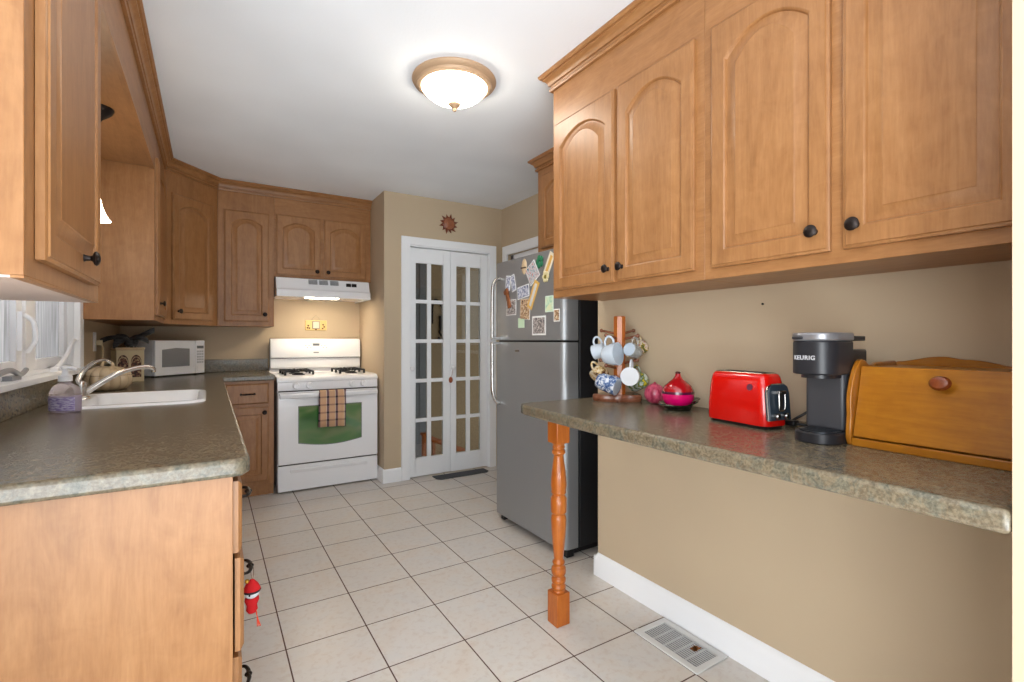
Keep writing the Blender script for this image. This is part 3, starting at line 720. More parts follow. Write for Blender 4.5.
bg = MB(); bg.prism([(YB-.028, .95), (4.755, .95), (4.765, 1.035), (4.745, 1.045), (4.752, 1.195), (4.765, 1.212), (YB-.028, 1.216)], 'x', SX+.002, EX-.002)
bgo = obj('backguard', bg, 'enamel', t, bev=.006, seg=3)
obj('backguard_seam', MB().box(SX+.006, 4.7545, 1.036, EX-.006, 4.77, 1.041), 'gap', bgo)
obj('clock_display', MB().box(.80, 4.745, 1.150, .855, 4.7505, 1.168), mat('clock_grey', (120, 124, 128), .3), bgo)
mb = MB()
for k in range(4): mb.box(.735+k*.014, 4.746, 1.150-(k % 2)*.018, .743+k*.014, 4.7505, 1.155-(k % 2)*.018); mb.box(.872+k*.014, 4.746, 1.150-(k % 2)*.018, .880+k*.014, 4.7505, 1.155-(k % 2)*.018)
mb.box(.74, 4.747, 1.173, .92, 4.7505, 1.1745); mb.box(.805, 4.746, 1.082, .85, 4.7505, 1.094)
obj('printed_marks', mb, 'greyplastic', bgo)
mb = MB(); mb.prism([(FYS, .80), (FYS-.006, .81), (FYS-.004, .866), (FYS+.02, .868), (FYS+.02, .80)], 'x', SX, EX)
kp = obj('knob_panel', mb, 'enamel', t, bev=.002)
for kx in (.582, .678, 1.015, 1.108):
    kb = MB(); kb.lathe([(.028, 0), (.028, .006), (.022, .012), (.020, .028), (0, .029)], (kx, FYS-.005, .836), (0, -1, 0), 20); kb.box(kx-.004, FYS-.038, .819, kx+.004, FYS-.012, .853)
    obj('knob', kb, 'enamel', kp)
mb = MB(); mb.box(SX+.002, FYS-.022, .222, EX-.002, FYS+.02, .792); dro = obj('oven_door', mb, 'enamel', t, bev=.008, seg=3)
n = 20; xa, xb = .600, 1.085; yy = FYS-.0225
pts = [(xa, .672), (xa, .388)] + [(xa+(xb-xa)*k/n, .388-.030*math.sin(PI*k/n)) for k in range(1, n)] + [(xb, .388), (xb, .672)]
obj('oven_window_frame', MB().prism([(x+(.006 if x > .84 else -.006), z+(.006 if z > .6 else -.006)) for x, z in pts], 'y', yy-.001, yy+.01), mat('silver_grey_line', (110, 116, 112), .3), dro)
gm = M['greenglass']; tt = NT(gm)
tt.l(tt.ramp(tt.noise(tt.coords((1.2, 1, 2.2)), 2.2, 2, .5, .6), [(.3, (36, 100, 48)), (.5, (74, 118, 64)), (.68, (136, 146, 104))]), tt.b.inputs['Base Color'])
obj('oven_window', MB().prism(pts, 'y', yy-.003, yy+.01), gm, dro)
mb = MB(); mb.prism([(FYS-.020, .786), (FYS-.056, .782), (FYS-.062, .768), (FYS-.056, .746), (FYS-.040, .742), (FYS-.038, .762), (FYS-.020, .768)], 'x', SX+.012, EX-.012)
obj('door_handle', mb, 'enamel', dro, bev=.004, seg=3)
mb = MB(); mb.box(SX+.002, FYS-.016, .012, EX-.002, FYS+.02, .212); mb.prism([(FYS-.016, .188), (FYS-.026, .184), (FYS-.026, .172), (FYS-.016, .150)], 'x', SX+.09, EX-.09)
obj('bottom_drawer', mb, 'enamel', t, bev=.005, seg=3)
obj('door_gap', MB().box(SX+.01, FYS-.004, .213, EX-.01, FYS+.022, .221), 'gap', t); obj('door_gap', MB().box(SX+.01, FYS-.002, .7925, EX-.01, FYS+.022, .799), 'gap', t)
# towel
tm = mat('plaid_towel', (216, 178, 140), .9); tt = NT(tm)
tc = tt.n('ShaderNodeTexCoord'); sx = tt.n('ShaderNodeSeparateXYZ'); tt.l(tc.outputs['Object'], sx.inputs[0])
def band(out, per, ph, lo):
    a = tt.n('ShaderNodeMath', operation='MULTIPLY_ADD'); tt.l(out, a.inputs[0]); a.inputs[1].default_value = 1/per; a.inputs[2].default_value = ph
    f = tt.n('ShaderNodeMath', operation='FRACT'); tt.l(a.outputs[0], f.inputs[0])
    g = tt.n('ShaderNodeMath', operation='LESS_THAN'); tt.l(f.outputs[0], g.inputs[0]); g.inputs[1].default_value = lo
    return g.outputs[0]
b1 = band(sx.outputs['X'], .068, .36, .26); b2 = band(sx.outputs['Z'], .062, .2, .22); b3 = band(sx.outputs['X'], .068, .42, .06)
c = tt.mix(b1, lin((214, 172, 136)), lin((120, 92, 96)))
c = tt.mix(b3, c, lin((232, 214, 190)))
m2 = tt.n('ShaderNodeMath', operation='MULTIPLY'); tt.l(b1, m2.inputs[0]); tt.l(b2, m2.inputs[1])
m3 = tt.n('ShaderNodeMath', operation='MULTIPLY'); tt.l(b2, m3.inputs[0]); m3.inputs[1].default_value = .5
c = tt.mix(m3.outputs[0], c, lin((120, 70, 76))); c = tt.mix(m2.outputs[0], c, lin((44, 42, 52)))
tt.l(c, tt.b.inputs['Base Color'])
mb = MB(); loops = []; NX = 18
path = [(FYS-.034, .60), (FYS-.034, .70), (FYS-.037, .780), (FYS-.045, .794), (FYS-.060, .792), (FYS-.070, .776), (FYS-.072, .70), (FYS-.071, .60), (FYS-.068, .505)]
vs = []; 
for i, (y, z) in enumerate(path):
    for k in range(NX+1):
        s = k/NX; x = .748+.207*s + (-.012*(i/8) if i > 4 else 0)
        wv = .004*math.sin(s*PI*5)*max(0, (i-4)/4); vs.append((x, y-wv-(.010 if s > .86 and i > 5 else 0), z-.006*s*(i > 6)))
fs = [(i*(NX+1)+k, i*(NX+1)+k+1, (i+1)*(NX+1)+k+1, (i+1)*(NX+1)+k) for i in range(len(path)-1) for k in range(NX)]
mb.add(vs, fs, True); tw = obj('dish_towel', mb, tm, loc=(.757, FYS, .5)); so = tw.modifiers.new('thick', 'SOLIDIFY'); so.thickness = .004; so.offset = 1
tag(tw, 'tan plaid dish towel hanging over the oven door handle', 'towel')

# ------------------------------------------------------------------ range hood
t = thing('range_hood', 'white under-cabinet range hood above the stove', 'hood', (.83, 4.6, 1.555))
mb = MB(); mb.prism([(YB-.002, 1.72), (4.415, 1.72), (4.375, 1.712), (4.345, 1.625), (4.325, 1.612), (4.325, 1.570), (YB-.002, 1.570)], 'x', .455, 1.205)
hb = obj('shell', mb, 'enamel', t, bev=.003)
mb = MB(); mb.box(.455, 4.318, 1.556, 1.205, 4.335, 1.572); mb.box(.455, 4.335, 1.556, .463, YB-.01, 1.57); mb.box(1.197, 4.335, 1.556, 1.205, YB-.01, 1.57); obj('bottom_lip', mb, 'enamel', t, bev=.002)
for x in (.70, .785, .872):
    g = MB(); 
    for k in range(5): g.box(x, 4.364-.0155-(-k*.0045)-.006, 1.668+k*.0085, x+.068, 4.366-(-k*.003), 1.672+k*.0085)
    obj('vent_grille', g, 'greyplastic', t)
obj('switch', MB().box(1.005, 4.352, 1.662, 1.045, 4.368, 1.690), 'gap', t, bev=.002); obj('switch', MB().box(1.052, 4.352, 1.662, 1.092, 4.368, 1.690), 'gap', t, bev=.002)
obj('lamp_lens', MB().box(.70, 4.42, 1.562, .96, 4.54, 1.570), 'hoodlamp', t)
# plaque on back wall
t = thing('wall_plaque', 'small cream and gold plaque with a square dial on the wall above the stove', 'plaque', (.84, YB, 1.35))
obj('board', MB().box(.748, YB-.012, 1.292, .938, YB-.001, 1.385), mat('gold_cream', (228, 196, 130), .4), t, bev=.008, seg=3)
obj('dial', MB().box(.808, YB-.018, 1.305, .876, YB-.011, 1.378), mat('pewter_dial', (150, 140, 126), .4), t, bev=.004)
obj('dial_face', MB().box(.816, YB-.020, 1.312, .868, YB-.017, 1.371), mat('pale_dial', (216, 206, 188), .4), t)
mb = MB()
for x, z in ((.775, 1.335), (.768, 1.315), (.785, 1.312), (.905, 1.345), (.915, 1.325), (.90, 1.31), (.842, 1.300)): mb.ball((x, YB-.013, z), .008, 1, .4, 1, 10, 6)
obj('painted_dots', mb, mat('brown_dots', (120, 84, 50), .5), t)
mb = MB(); mb.tube([(.80, YB-.004, 1.385), (.842, YB-.004, 1.435), (.885, YB-.004, 1.385)], .0012, 6, sub=1); obj('hanging_wire', mb, 'chrome', t)
# sun ornament
t = thing('sun_ornament', 'terracotta sun face ornament on the wall above the glazed doors', 'ornament', (1.83, YP, 2.247))
sm = mat('terracotta_glaze', (122, 62, 38), .35); sm2 = mat('coppery_face', (156, 96, 66), .3)
mb = MB(); 
for k in range(12):
    a = 2*PI*k/12+.15; c_, s_ = math.cos(a), math.sin(a); L_ = .096 if k % 2 == 0 else .088
    base = [(1.83+.05*c_-s_*.018, YP-.004, 2.247+.05*s_+c_*.018), (1.83+.05*c_+s_*.018, YP-.004, 2.247+.05*s_-c_*.018)]
    bend = .012
    tip = (1.83+L_*c_-s_*bend, YP-.006, 2.247+L_*s_+c_*bend)
    midp = (1.83+.062*c_, YP-.018, 2.247+.062*s_)
    mb.add([base[0], base[1], tip, midp, (1.83+.04*c_, YP-.002, 2.247+.04*s_)], [(0, 3, 2), (1, 2, 3), (0, 4, 3), (1, 3, 4), (0, 2, 1, 4)])
obj('rays', mb, sm, t, sharp=20)
fc = MB(); fc.ball((1.83, YP-.008, 2.247), .055, 1, .45, 1); obj('rim', MB().lathe([(.058, .001), (.058, .014), (.05, .018), (.046, .014)], (1.83, YP, 2.247), (0, -1, 0)), sm, t)
fc.ball((1.83, YP-.034, 2.244), .008, .9, .8, 1.6, 10, 8); fc.ball((1.83, YP-.028, 2.222), .014, 1.2, .5, .35, 10, 6); fc.ball((1.812, YP-.03, 2.262), .008, 1.3, .5, .7, 10, 6); fc.ball((1.848, YP-.03, 2.262), .008, 1.3, .5, .7, 10, 6)
obj('face', fc, sm2, t)

# ------------------------------------------------------------------ ceiling light, pendant
t = thing('ceiling_light', 'lit flush ceiling light with a frosted bowl and tan metal ring', 'ceiling light', (1.005, 2.155, CZ))
mb = MB(); mb.lathe([(.10, 0), (.198, 0), (.202, -.008), (.196, -.018), (.180, -.024), (.176, -.034), (.160, -.040), (.152, -.036)], (1.005, 2.155, CZ), n=48); obj('ring', mb, 'bronze', t)
prof = [(.160, -.034), (.154, -.044), (.142, -.059), (.124, -.075), (.100, -.090), (.072, -.103), (.042, -.113), (.020, -.117), (0, -.118)]
obj('glass_bowl', MB().lathe(prof, (1.005, 2.155, CZ), n=48), 'bowl', t)
obj('finial', MB().lathe([(0, -.108), (.028, -.110), (.030, -.118), (.022, -.128), (.010, -.134), (.006, -.138), (.010, -.144), (.007, -.150), (0, -.152)][::-1], (1.005, 2.155, CZ), n=20), 'bronze', t)
t = thing('pendant_lamp', 'small lit pendant with flared white glass shade under the soffit over the sink', 'pendant lamp', (-.40, 2.65, 2.172))
obj('canopy', MB().lathe([(0, -.058), (.012, -.056), (.018, -.046), (.030, -.036), (.048, -.020), (.056, -.006), (.056, 0)], (-.40, 2.65, 2.172), n=28), 'iron', t)
obj('stem', MB().cyl((-.40, 2.65, 1.84), (-.40, 2.65, 2.12), .005, 10), 'iron', t)
obj('shade', MB().lathe([(.012, 1.83), (.014, 1.81), (.017, 1.785), (.023, 1.755), (.034, 1.725), (.050, 1.700), (.046, 1.700), (.031, 1.727), (.019, 1.757), (.010, 1.81)], (-.405, 2.65, 0), n=28), 'shade', t)

# ------------------------------------------------------------------ refrigerator
t = thing('refrigerator', 'grey stainless top-freezer refrigerator with black sides', 'refrigerator', (2.0, 2.48, 0))
FY, FYE, FXD = 2.108, 2.862, 1.630
obj('cabinet', MB().box(1.748, FY+.004, .05, 2.36, FYE-.004, 1.715), 'fridgeside', t, bev=.004)
obj('base_grille', MB().box(1.70, FY+.03, .012, 2.34, FYE-.03, .05).box(1.67, FY+.02, 0, 1.72, FY+.06, .045).box(1.67, FYE-.06, 0, 1.72, FYE-.02, .045), 'black', t, bev=.003)
def dprof(x0, x1, y0, y1, r=.045, n=8):
    pts = [(x1, y0), ]
    for k in range(n+1): a = R(270-90*k/n); pts.append((x0+r+r*math.cos(a), y0+r*.9+r*.9*math.sin(a)))
    for k in range(n+1): a = R(180-90*k/n); pts.append((x0+r+r*math.cos(a), y1-r*.9+r*.9*math.sin(a)))
    pts.append((x1, y1)); return pts
for nm, z0_, z1_, hz in (('fridge_door', .052, 1.188, 0), ('freezer_door', 1.199, 1.712, 1)):
    dd = obj(nm, MB().prism(dprof(FXD, 1.735, FY, FYE), 'z', z0_, z1_, True), 'steel', t, bev=.003)
    yh = 2.79
    hb = MB()
    if hz: hb.tube([(1.632, yh-.005, 1.605), (1.605, yh, 1.600), (1.583, yh, 1.570), (1.574, yh, 1.52), (1.572, yh, 1.40), (1.572, yh, 1.28), (1.572, yh, 1.215)], .0115, 12); hb.box(1.566, yh-.010, 1.204, 1.64, yh+.010, 1.220)
    else: hb.tube([(1.572, yh, 1.180), (1.572, yh, 1.08), (1.572, yh, .97), (1.574, yh, .88), (1.583, yh, .83), (1.605, yh, .795), (1.632, yh-.005, .785)], .0115, 12); hb.box(1.566, yh-.010, 1.172, 1.64, yh+.010, 1.187)
    obj('handle', hb, 'handle', dd)
obj('door_gasket', MB().box(1.733, FY+.012, .06, 1.750, FYE-.012, 1.71).box(1.66, FY+.012, 1.187, 1.74, FYE-.012, 1.200), 'black', t)
obj('badge', MB().box(1.6285, 2.55, 1.128, 1.631, 2.60, 1.140), 'handle', t)
obj('hinge_cap', MB().box(1.68, FY+.01, 1.712, 1.78, FY+.06, 1.728), 'black', t, bev=.003)

def picmat(name, a, b, c_, sc=95):
    m = mat(name, a, .35); tt = NT(m); tt.l(tt.ramp(tt.noise(tt.coords(), sc, 3, .6, .6), [(.34, a), (.5, b), (.66, c_)]), tt.b.inputs['Base Color']); return m
PX = FXD-.0005
def photo(name, label, cat, y, z, w, h, rot, pm, border=.004, bm=(238, 238, 236), grp='pictures and magnets on the refrigerator door', k=0):
    # lies on the door plane; local x-> -y
    t = thing(name, label, cat, (PX-.0006*k, y, z), 0, grp); t.rotation_euler = (rot, 0, 0)
    obj('paper', MB().box(-.0016, -w/2, -h/2, 0, w/2, h/2), mat(name+'_paper', bm, .4), t, world=False)
    obj('picture', MB().box(-.0022, -w/2+border, -h/2+border, -.0014, w/2-border, h/2-border), pm, t, world=False)
    return t
P1 = picmat('group_photo_print', (52, 54, 62), (150, 140, 136), (214, 206, 200))
P2 = picmat('family_photo_print', (70, 48, 40), (190, 150, 110), (226, 214, 190))
P3 = picmat('blue_photo_print', (50, 64, 104), (170, 176, 196), (232, 230, 232))
P4 = picmat('colourful_print', (30, 96, 110), (206, 210, 214), (190, 90, 70))
P5 = picmat('green_pastel_print', (150, 200, 170), (206, 226, 196), (226, 222, 170), 30)
photo('snapshot', 'square snapshot of people low on the left of the freezer door', 'photo', 2.645, 1.408, .115, .098, .0, P1)
photo('snapshot', 'white-bordered snapshot of two people, lowest on the freezer door', 'photo', 2.338, 1.285, .135, .112, .0, P1, .010)
photo('snapshot', 'small dark snapshot beside the pastel green card on the freezer door', 'photo', 2.165, 1.338, .055, .07, .0, P2, .006, k=1)
photo('snapshot', 'brown and cream family snapshot in the middle of the freezer door', 'photo', 2.485, 1.388, .105, .125, .05, P2, .002)
photo('snapshot', 'tilted colourful snapshot high on the freezer door', 'photo', 2.405, 1.600, .11, .115, -.55, P4)
photo('snapshot', 'purple and white cut-out snapshot curving across the freezer door', 'photo', 2.505, 1.495, .13, .075, -.12, P3, .004, k=1)
photo('snapshot', 'left one of two narrow leaning blue-grey snapshots above the wooden clip', 'photo', 2.685, 1.565, .055, .095, .12, P3, .004)
photo('snapshot', 'right one of two narrow leaning blue-grey snapshots above the wooden clip', 'photo', 2.62, 1.560, .05, .105, -.25, P3, .004, k=2)
photo('greeting_card', 'pastel green card clipped under the bookmark on the freezer door', 'card', 2.236, 1.405, .078, .092, 0, P5, .006, (214, 232, 214))
photo('sticky_note', 'small pale green square note on the freezer door', 'note', 2.527, 1.306, .068, .060, 0, mat('pale_green_note', (200, 224, 190), .6), .003, (208, 230, 200))
photo('bookmark', 'long tan and white paper strip leaning diagonally on the freezer door', 'card', 2.395, 1.468, .055, .175, .50, mat('bookmark_text', (206, 204, 200), .5), .016, (222, 178, 96), k=3)
photo('bookmark', 'upper tan paper strip reaching toward the cabinet on the freezer door', 'card', 2.235, 1.632, .055, .13, .55, mat('tan_paper', (222, 176, 92), .5), .016, (232, 222, 200), k=2)
t = thing('egg_magnet', 'cream egg-shaped face magnet at the top of the freezer door', 'magnet', (PX, 2.495, 1.648), group='pictures and magnets on the refrigerator door')
obj('shell', MB().ball((0, 0, 0), .045, .18, .62, 1.05), 'cream', t, world=False); obj('band', MB().box(-.0095, -.026, -.012, -.004, .026, -.004), mat('dark_band', (96, 76, 60), .5), t, world=False)
t = thing('clip_magnet', 'brown wooden clip magnet hanging low beneath the two narrow snapshots', 'magnet', (PX, 2.675, 1.468), group='pictures and magnets on the refrigerator door'); t.rotation_euler = (-.35, 0, 0)
obj('clip', MB().box(-.014, -.014, -.065, 0, .014, .065).box(-.02, -.02, .03, -.002, .02, .055), wood('brown_clip_wood', (90, 46, 20), (134, 76, 40), (166, 104, 62)), t, world=False, bev=.003)
t = thing('green_magnet', 'small green leafy magnet above the colourful snapshot', 'magnet', (PX-.002, 2.325, 1.655), group='pictures and magnets on the refrigerator door')
gmx = mat('green_felt', (40, 112, 78), .7)
mb = MB(); [mb.ball((-.003, .022*math.cos(k*1.26), .022*math.sin(k*1.26)), .016, .3, 1, 1.2, 10, 6) for k in range(5)]; obj('leaves', mb, gmx, t, world=False)
t = thing('flower_magnet', 'yellow and white flower magnet on the diagonal strip', 'magnet', (PX-.004, 2.262, 1.56), group='pictures and magnets on the refrigerator door')
mb = MB(); [mb.ball((-.003, .020*math.cos(k*1.05), .020*math.sin(k*1.05)), .014, .3, 1, 1, 10, 6) for k in range(6)]; obj('petals', mb, mat('cream_petals', (218, 206, 160), .6), t, world=False)
obj('centre', MB().ball((-.006, 0, 0), .012, .5, 1, 1, 10, 6), mat('olive_centre', (132, 118, 40), .6), t, world=False)

# ------------------------------------------------------------------ mug tree
RV = Vector((.851, -.5257, 0)); FV = Vector((.5257, .851, 0)); UP = Vector((0, 0, 1))
RC = Vector((1.563, 1.612, CH))
t = thing('mug_tree', 'orange wooden mug tree on a varnished log-slice base on the breakfast counter', 'mug rack', tuple(RC))
loops = []
for (k_, z) in ((.96, 0), (1.0, .006), (1.0, .024), (.94, .031)):
    loops.append([((.088+.010*math.sin(3*a)+.007*math.sin(5*a+1)+.018*math.cos(2*a+.9))*k_*math.cos(a), (.088+.010*math.sin(3*a)+.007*math.sin(5*a+1)+.018*math.cos(2*a+.9))*k_*math.sin(a), z) for a in [2*PI*i/40 for i in range(40)]])
obj('base', MB().rings(loops), 'log', t, world=False)
mb = MB(); mb.lathe([(.027, .031), (.027, .375), (.021, .378)], n=8, smooth=False); mb.xform(Matrix.Rotation(.42, 4, 'Z')); obj('post', mb, 'post', t, world=False, sharp=20)
pegs = [(150, .300), (30, .300), (215, .278), (325, .275), (160, .165), (20, .165), (215, .145), (320, .168)]
for a, z in pegs:
    # angle measured from camera-right direction, positive away from the viewer
    d = RV*math.cos(R(a))+FV*math.sin(R(a)); p0 = d*.02+UP*z; p1 = d*.085+UP*(z+.014)
    mb = MB(); mb.cyl(tuple(p0), tuple(p1), .0055, 10); mb.ball(tuple(p1), .0085, n=12, m=8); obj('peg', mb, 'log', t, world=False)
def mug(label, cpos, opn, r, ln, m_out, m_in, handle_dir=UP, flare=0., k=0):
    opn = opn.normalized(); q = UP.rotation_difference(opn); loc = RC+cpos
    t = thing('mug', label, 'mug', tuple(loc), group='mugs on the mug tree')
    prof = [(r*.55, -ln/2), (r*(.78-flare*.3), -ln/2+.004), (r*(.93-flare), -ln*.25), (r, ln*.2), (r*(1+flare*.25), ln/2), (r*(1+flare*.25)-.004, ln/2)]
    obj('cup', MB().lathe(prof, (0, 0, 0), tuple(opn), 30), m_out, t, world=False, sharp=60)
    prof = [(r*(1+flare*.25)-.0035, ln/2+.0003), (r-.005, ln*.2), (r*(.9-flare), -ln*.28), (r*.5, -ln/2+.008), (0, -ln/2+.008)]
    obj('inside', MB().lathe(prof, (0, 0, 0), tuple(opn), 30), m_in, t, world=False, sharp=60)
    t.children[0].data.transform(Matrix.Identity(4))
    h = (handle_dir-opn*handle_dir.dot(opn)).normalized(); rr_ = r*.95
    pts = [h*rr_*.95+opn*ln*.28, h*(rr_+.016)+opn*ln*.30, h*(rr_+.031)+opn*ln*.12, h*(rr_+.030)-opn*ln*.12, h*(rr_+.012)-opn*ln*.30, h*rr_*.86-opn*ln*.32]
    obj('handle', MB().tube([tuple(p) for p in pts], .0048, 10), m_out, t, world=False)
wc = mat('pale_blue_glaze', (198, 208, 218), .15, coat=.4); wi = mat('pale_blue_inside', (182, 194, 206), .2, coat=.3); ww = mat('white_glaze', (226, 228, 232), .15, coat=.4)
bl = mat('blue_willow_glaze', (70, 98, 150), .18, coat=.4); tt = NT(bl); tt.l(tt.ramp(tt.noise(tt.coords(), 62, 4, .7, .6), [(.42, (54, 80, 132)), (.5, (104, 130, 170)), (.58, (220, 226, 234))]), tt.b.inputs['Base Color'])
yf = mat('yellow_floral_glaze', (200, 196, 170), .2, coat=.4); tt = NT(yf); tt.l(tt.ramp(tt.noise(tt.coords(), 48, 3, .6, .4), [(.38, (84, 88, 44)), (.46, (190, 160, 66)), (.52, (214, 210, 194)), (.68, (160, 60, 44))]), tt.b.inputs['Base Color'])
gf = mat('green_floral_glaze', (200, 206, 190), .2, coat=.4); tt = NT(gf); tt.l(tt.ramp(tt.noise(tt.coords(), 36, 3, .6, .4), [(.36, (214, 190, 40)), (.45, (66, 104, 58)), (.55, (186, 196, 180)), (.7, (206, 210, 206))]), tt.b.inputs['Base Color'])
br = mat('brown_gold_glaze', (170, 130, 80), .2, coat=.4); tt = NT(br); tt.l(tt.ramp(tt.noise(tt.coords(), 44, 3, .6, .4), [(.38, (92, 48, 30)), (.5, (208, 176, 118)), (.62, (226, 214, 190))]), tt.b.inputs['Base Color'])
gl = mat('clear_mug_glass', (236, 236, 230), .05, trans=.7, ior=1.3)
def cp(r, f, z): return RV*r+FV*f+UP*z
mug('wide pale blue cup hanging front left on the upper pegs of the mug tree', cp(-.050, -.062, .208), RV*.72-FV*.62+UP*.10, .049, .068, wc, wi, UP-RV*.2, .10)
mug('pale blue cup mostly hidden behind the wide pale blue one', cp(-.082, .035, .222), -RV*.75+FV*.45-UP*.25, .034, .060, wc, wi, UP)
mug('clear glass mug hanging front right on the upper pegs of the mug tree', cp(.052, -.050, .222), -RV*.66-FV*.66+UP*.22, .031, .078, gl, wi, UP)
mug('yellow floral mug at the upper right back of the mug tree', cp(.094, .030, .232), -RV*.3+FV*.7-UP*.25, .036, .078, yf, ww, UP)
mug('blue and white patterned mug hanging front left on the lower pegs', cp(-.066, -.060, .082), RV*.78-FV*.58-UP*.26, .040, .096, bl, wi, FV+UP*.5)
mug('brown and gold patterned cup behind the blue and white mug', cp(-.082, .025, .118), -RV*.5-FV*.35-UP*.6, .042, .050, br, br, UP)
mug('white cup with its mouth to the camera on the lower right pegs', cp(.038, -.060, .112), -RV*.42-FV*.88+UP*.05, .040, .070, ww, ww, UP)
mug('green and yellow floral mug at the lower right back of the mug tree', cp(.088, .015, .085), -RV*.2+FV*.8-UP*.25, .040, .082, gf, ww, UP)

# ------------------------------------------------------------------ onion, red bottle, dish
t = thing('onion', 'pink-red onion on the counter beside the red garlic-shaped bottle', 'onion', (1.612, 1.452, CH))
om = mat('onion_skin', (190, 60, 92), .28, coat=.2); tt = NT(om); tt.l(tt.ramp(tt.noise(tt.coords((6, 6, 1)), 14, 3), [(.35, (150, 34, 66)), (.6, (206, 92, 118))]), tt.b.inputs['Base Color'])
obj('bulb', MB().lathe([(0, .001), (.012, .001), (.030, .009), (.042, .027), (.0445, .043), (.041, .060), (.030, .075), (.016, .083), (.006, .087), (.003, .092), (0, .092)], n=28), om, t, world=False)
t = thing('leaf_dish', 'dark green glazed leaf-shaped dish under the red bottle', 'dish', (1.562, 1.285, CH))
loops = []
for (k_, z) in ((.035, .0), (.048, .001), (.066, .013), (.086, .022), (.083, .025), (.062, .015), (.045, .006), (.01, .005)):
    loops.append([(k_*(1+.10*math.sin(2*a+.4)+(.04*math.sin(7*a) if k_ > .06 else 0))*math.cos(a), k_*(1+.10*math.sin(2*a+.4)+(.04*math.sin(7*a) if k_ > .06 else 0))*math.sin(a), z+(.020*max(0, math.cos(a+.6)) if k_ > .06 else 0)) for a in [2*PI*i/42 for i in range(42)]])
gd = mat('dark_green_glaze', (30, 40, 26), .15, coat=.5); tt = NT(gd); tt.l(tt.ramp(tt.noise(tt.coords(), 40, 3), [(.5, (24, 30, 22)), (.62, (58, 68, 34)), (.72, (120, 60, 80))]), tt.b.inputs['Base Color'])
obj('bowl', MB().rings(loops, smooth=True), gd, t, world=False)
t = thing('garlic_bottle', 'red and magenta glass bottle shaped like a garlic bulb on the leaf dish', 'bottle', (1.560, 1.288, CH+.0055))
rg = mat('ruby_glass', (196, 12, 30), .05, coat=.8, trans=.25); mg = mat('magenta_fill', (224, 10, 104), .12, coat=.8)
obj('lower_half', MB().lathe([(0, .002), (.030, .002), (.050, .016), (.061, .036), (.062, .056)], n=32), mg, t, world=False, sharp=60)
obj('upper_half', MB().lathe([(.062, .0562), (.060, .070), (.051, .087), (.035, .101), (.020, .112), (.012, .123), (.009, .134)], n=32), rg, t, world=False, sharp=60)
obj('cork', MB().lathe([(.009, .131), (.010, .139), (.006, .142), (0, .142)], n=16), mat('dark_red_stopper', (70, 16, 18), .4), t, world=False)
obj('band', MB().lathe([(.0622, .056), (.0623, .060), (.0616, .066)], n=32), mat('dark_plum_band', (86, 16, 50), .2, coat=.6), t, world=False)

# ------------------------------------------------------------------ toaster
t = thing('toaster', 'glossy red two-slice toaster with a dark control end', 'toaster', (1.474, .950, CH), R(-7))
w2, l2, h2 = .051, .116, .168       # half width (x), half length (y), height
def tl(z, sx_, sy_, r=.028, n=6):
    return [(x, y, z) for x, y in rrect(-w2*sx_, -l2*sy_, w2*sx_, l2*sy_, r*min(sx_, 1), n)]
lp = [tl(.010, 1.0, 1.0), tl(.016, 1.02, 1.012), tl(.060, 1.03, 1.0), tl(.11, 1.0, .965), tl(.140, .96, .93), tl(.156, .88, .90), tl(.164, .76, .87), tl(.167, .64, .84)]
obj('shell', MB().rings(lp, smooth=True), 'red', t, world=False, sharp=50)
obj('base', MB().rings([tl(0, .9, .93), tl(.011, .96, .97)]), 'black', t, world=False)
tp = obj('top_plate', MB().rings([tl(.1665, .64, .82, .02), tl(.1690, .60, .80, .02)]), 'chrome', t, world=False)
for x in (-.020, .014): obj('slot', MB().box(x-.004, -.085, .1685, x+.010, .085, .1698), 'gap', tp, world=False)
ep = MB(); pts = [(-.047, .030), (.047, .030), (.047, .110), (.040, .128), (.026, .136), (-.026, .136), (-.040, .128), (-.047, .110)]
loops = [[(x*k_, y_-(.118+.006*0)+((z-.03)*.075 if True else 0), z) for x, z in pts] for k_, y_ in ((1, 0.004), (1, -.006), (.95, -.009))]
cpn = obj('control_panel', MB().rings(loops), 'cork', t, world=False)
obj('panel_trim', MB().tube([(x*1.02, -.121+(z-.03)*.075, z*1.0) for x, z in pts], .0028, 6, True, 1), 'handle', t, world=False)
obj('lever_slot', MB().box(-.006, -.1285, .055, .006, -.112, .118), 'gap', cpn, world=False)
mb = MB(); mb.box(-.016, -.134, .108, .016, -.116, .118); mb.tube([(-.013, -.130, .110), (-.013, -.131, .075), (-.010, -.130, .060), (.010, -.130, .060), (.013, -.131, .075), (.013, -.130, .110)], .0028, 8); obj('lever', mb, 'handle', cpn, world=False, bev=.003)
for x in (-.022, .016): obj('dial', MB().lathe([(.009, 0), (.009, .012), (.006, .015), (0, .015)], (x, -.124, .043), (0, -1, 0), 16), 'handle', cpn, world=False)
obj('badge', MB().lathe([(.010, 0), (.010, .002), (0, .003)], (-w2*1.0, -.06, .125), (-1, 0, .25), 18), mat('plum_badge', (96, 40, 60), .3), t, world=False)
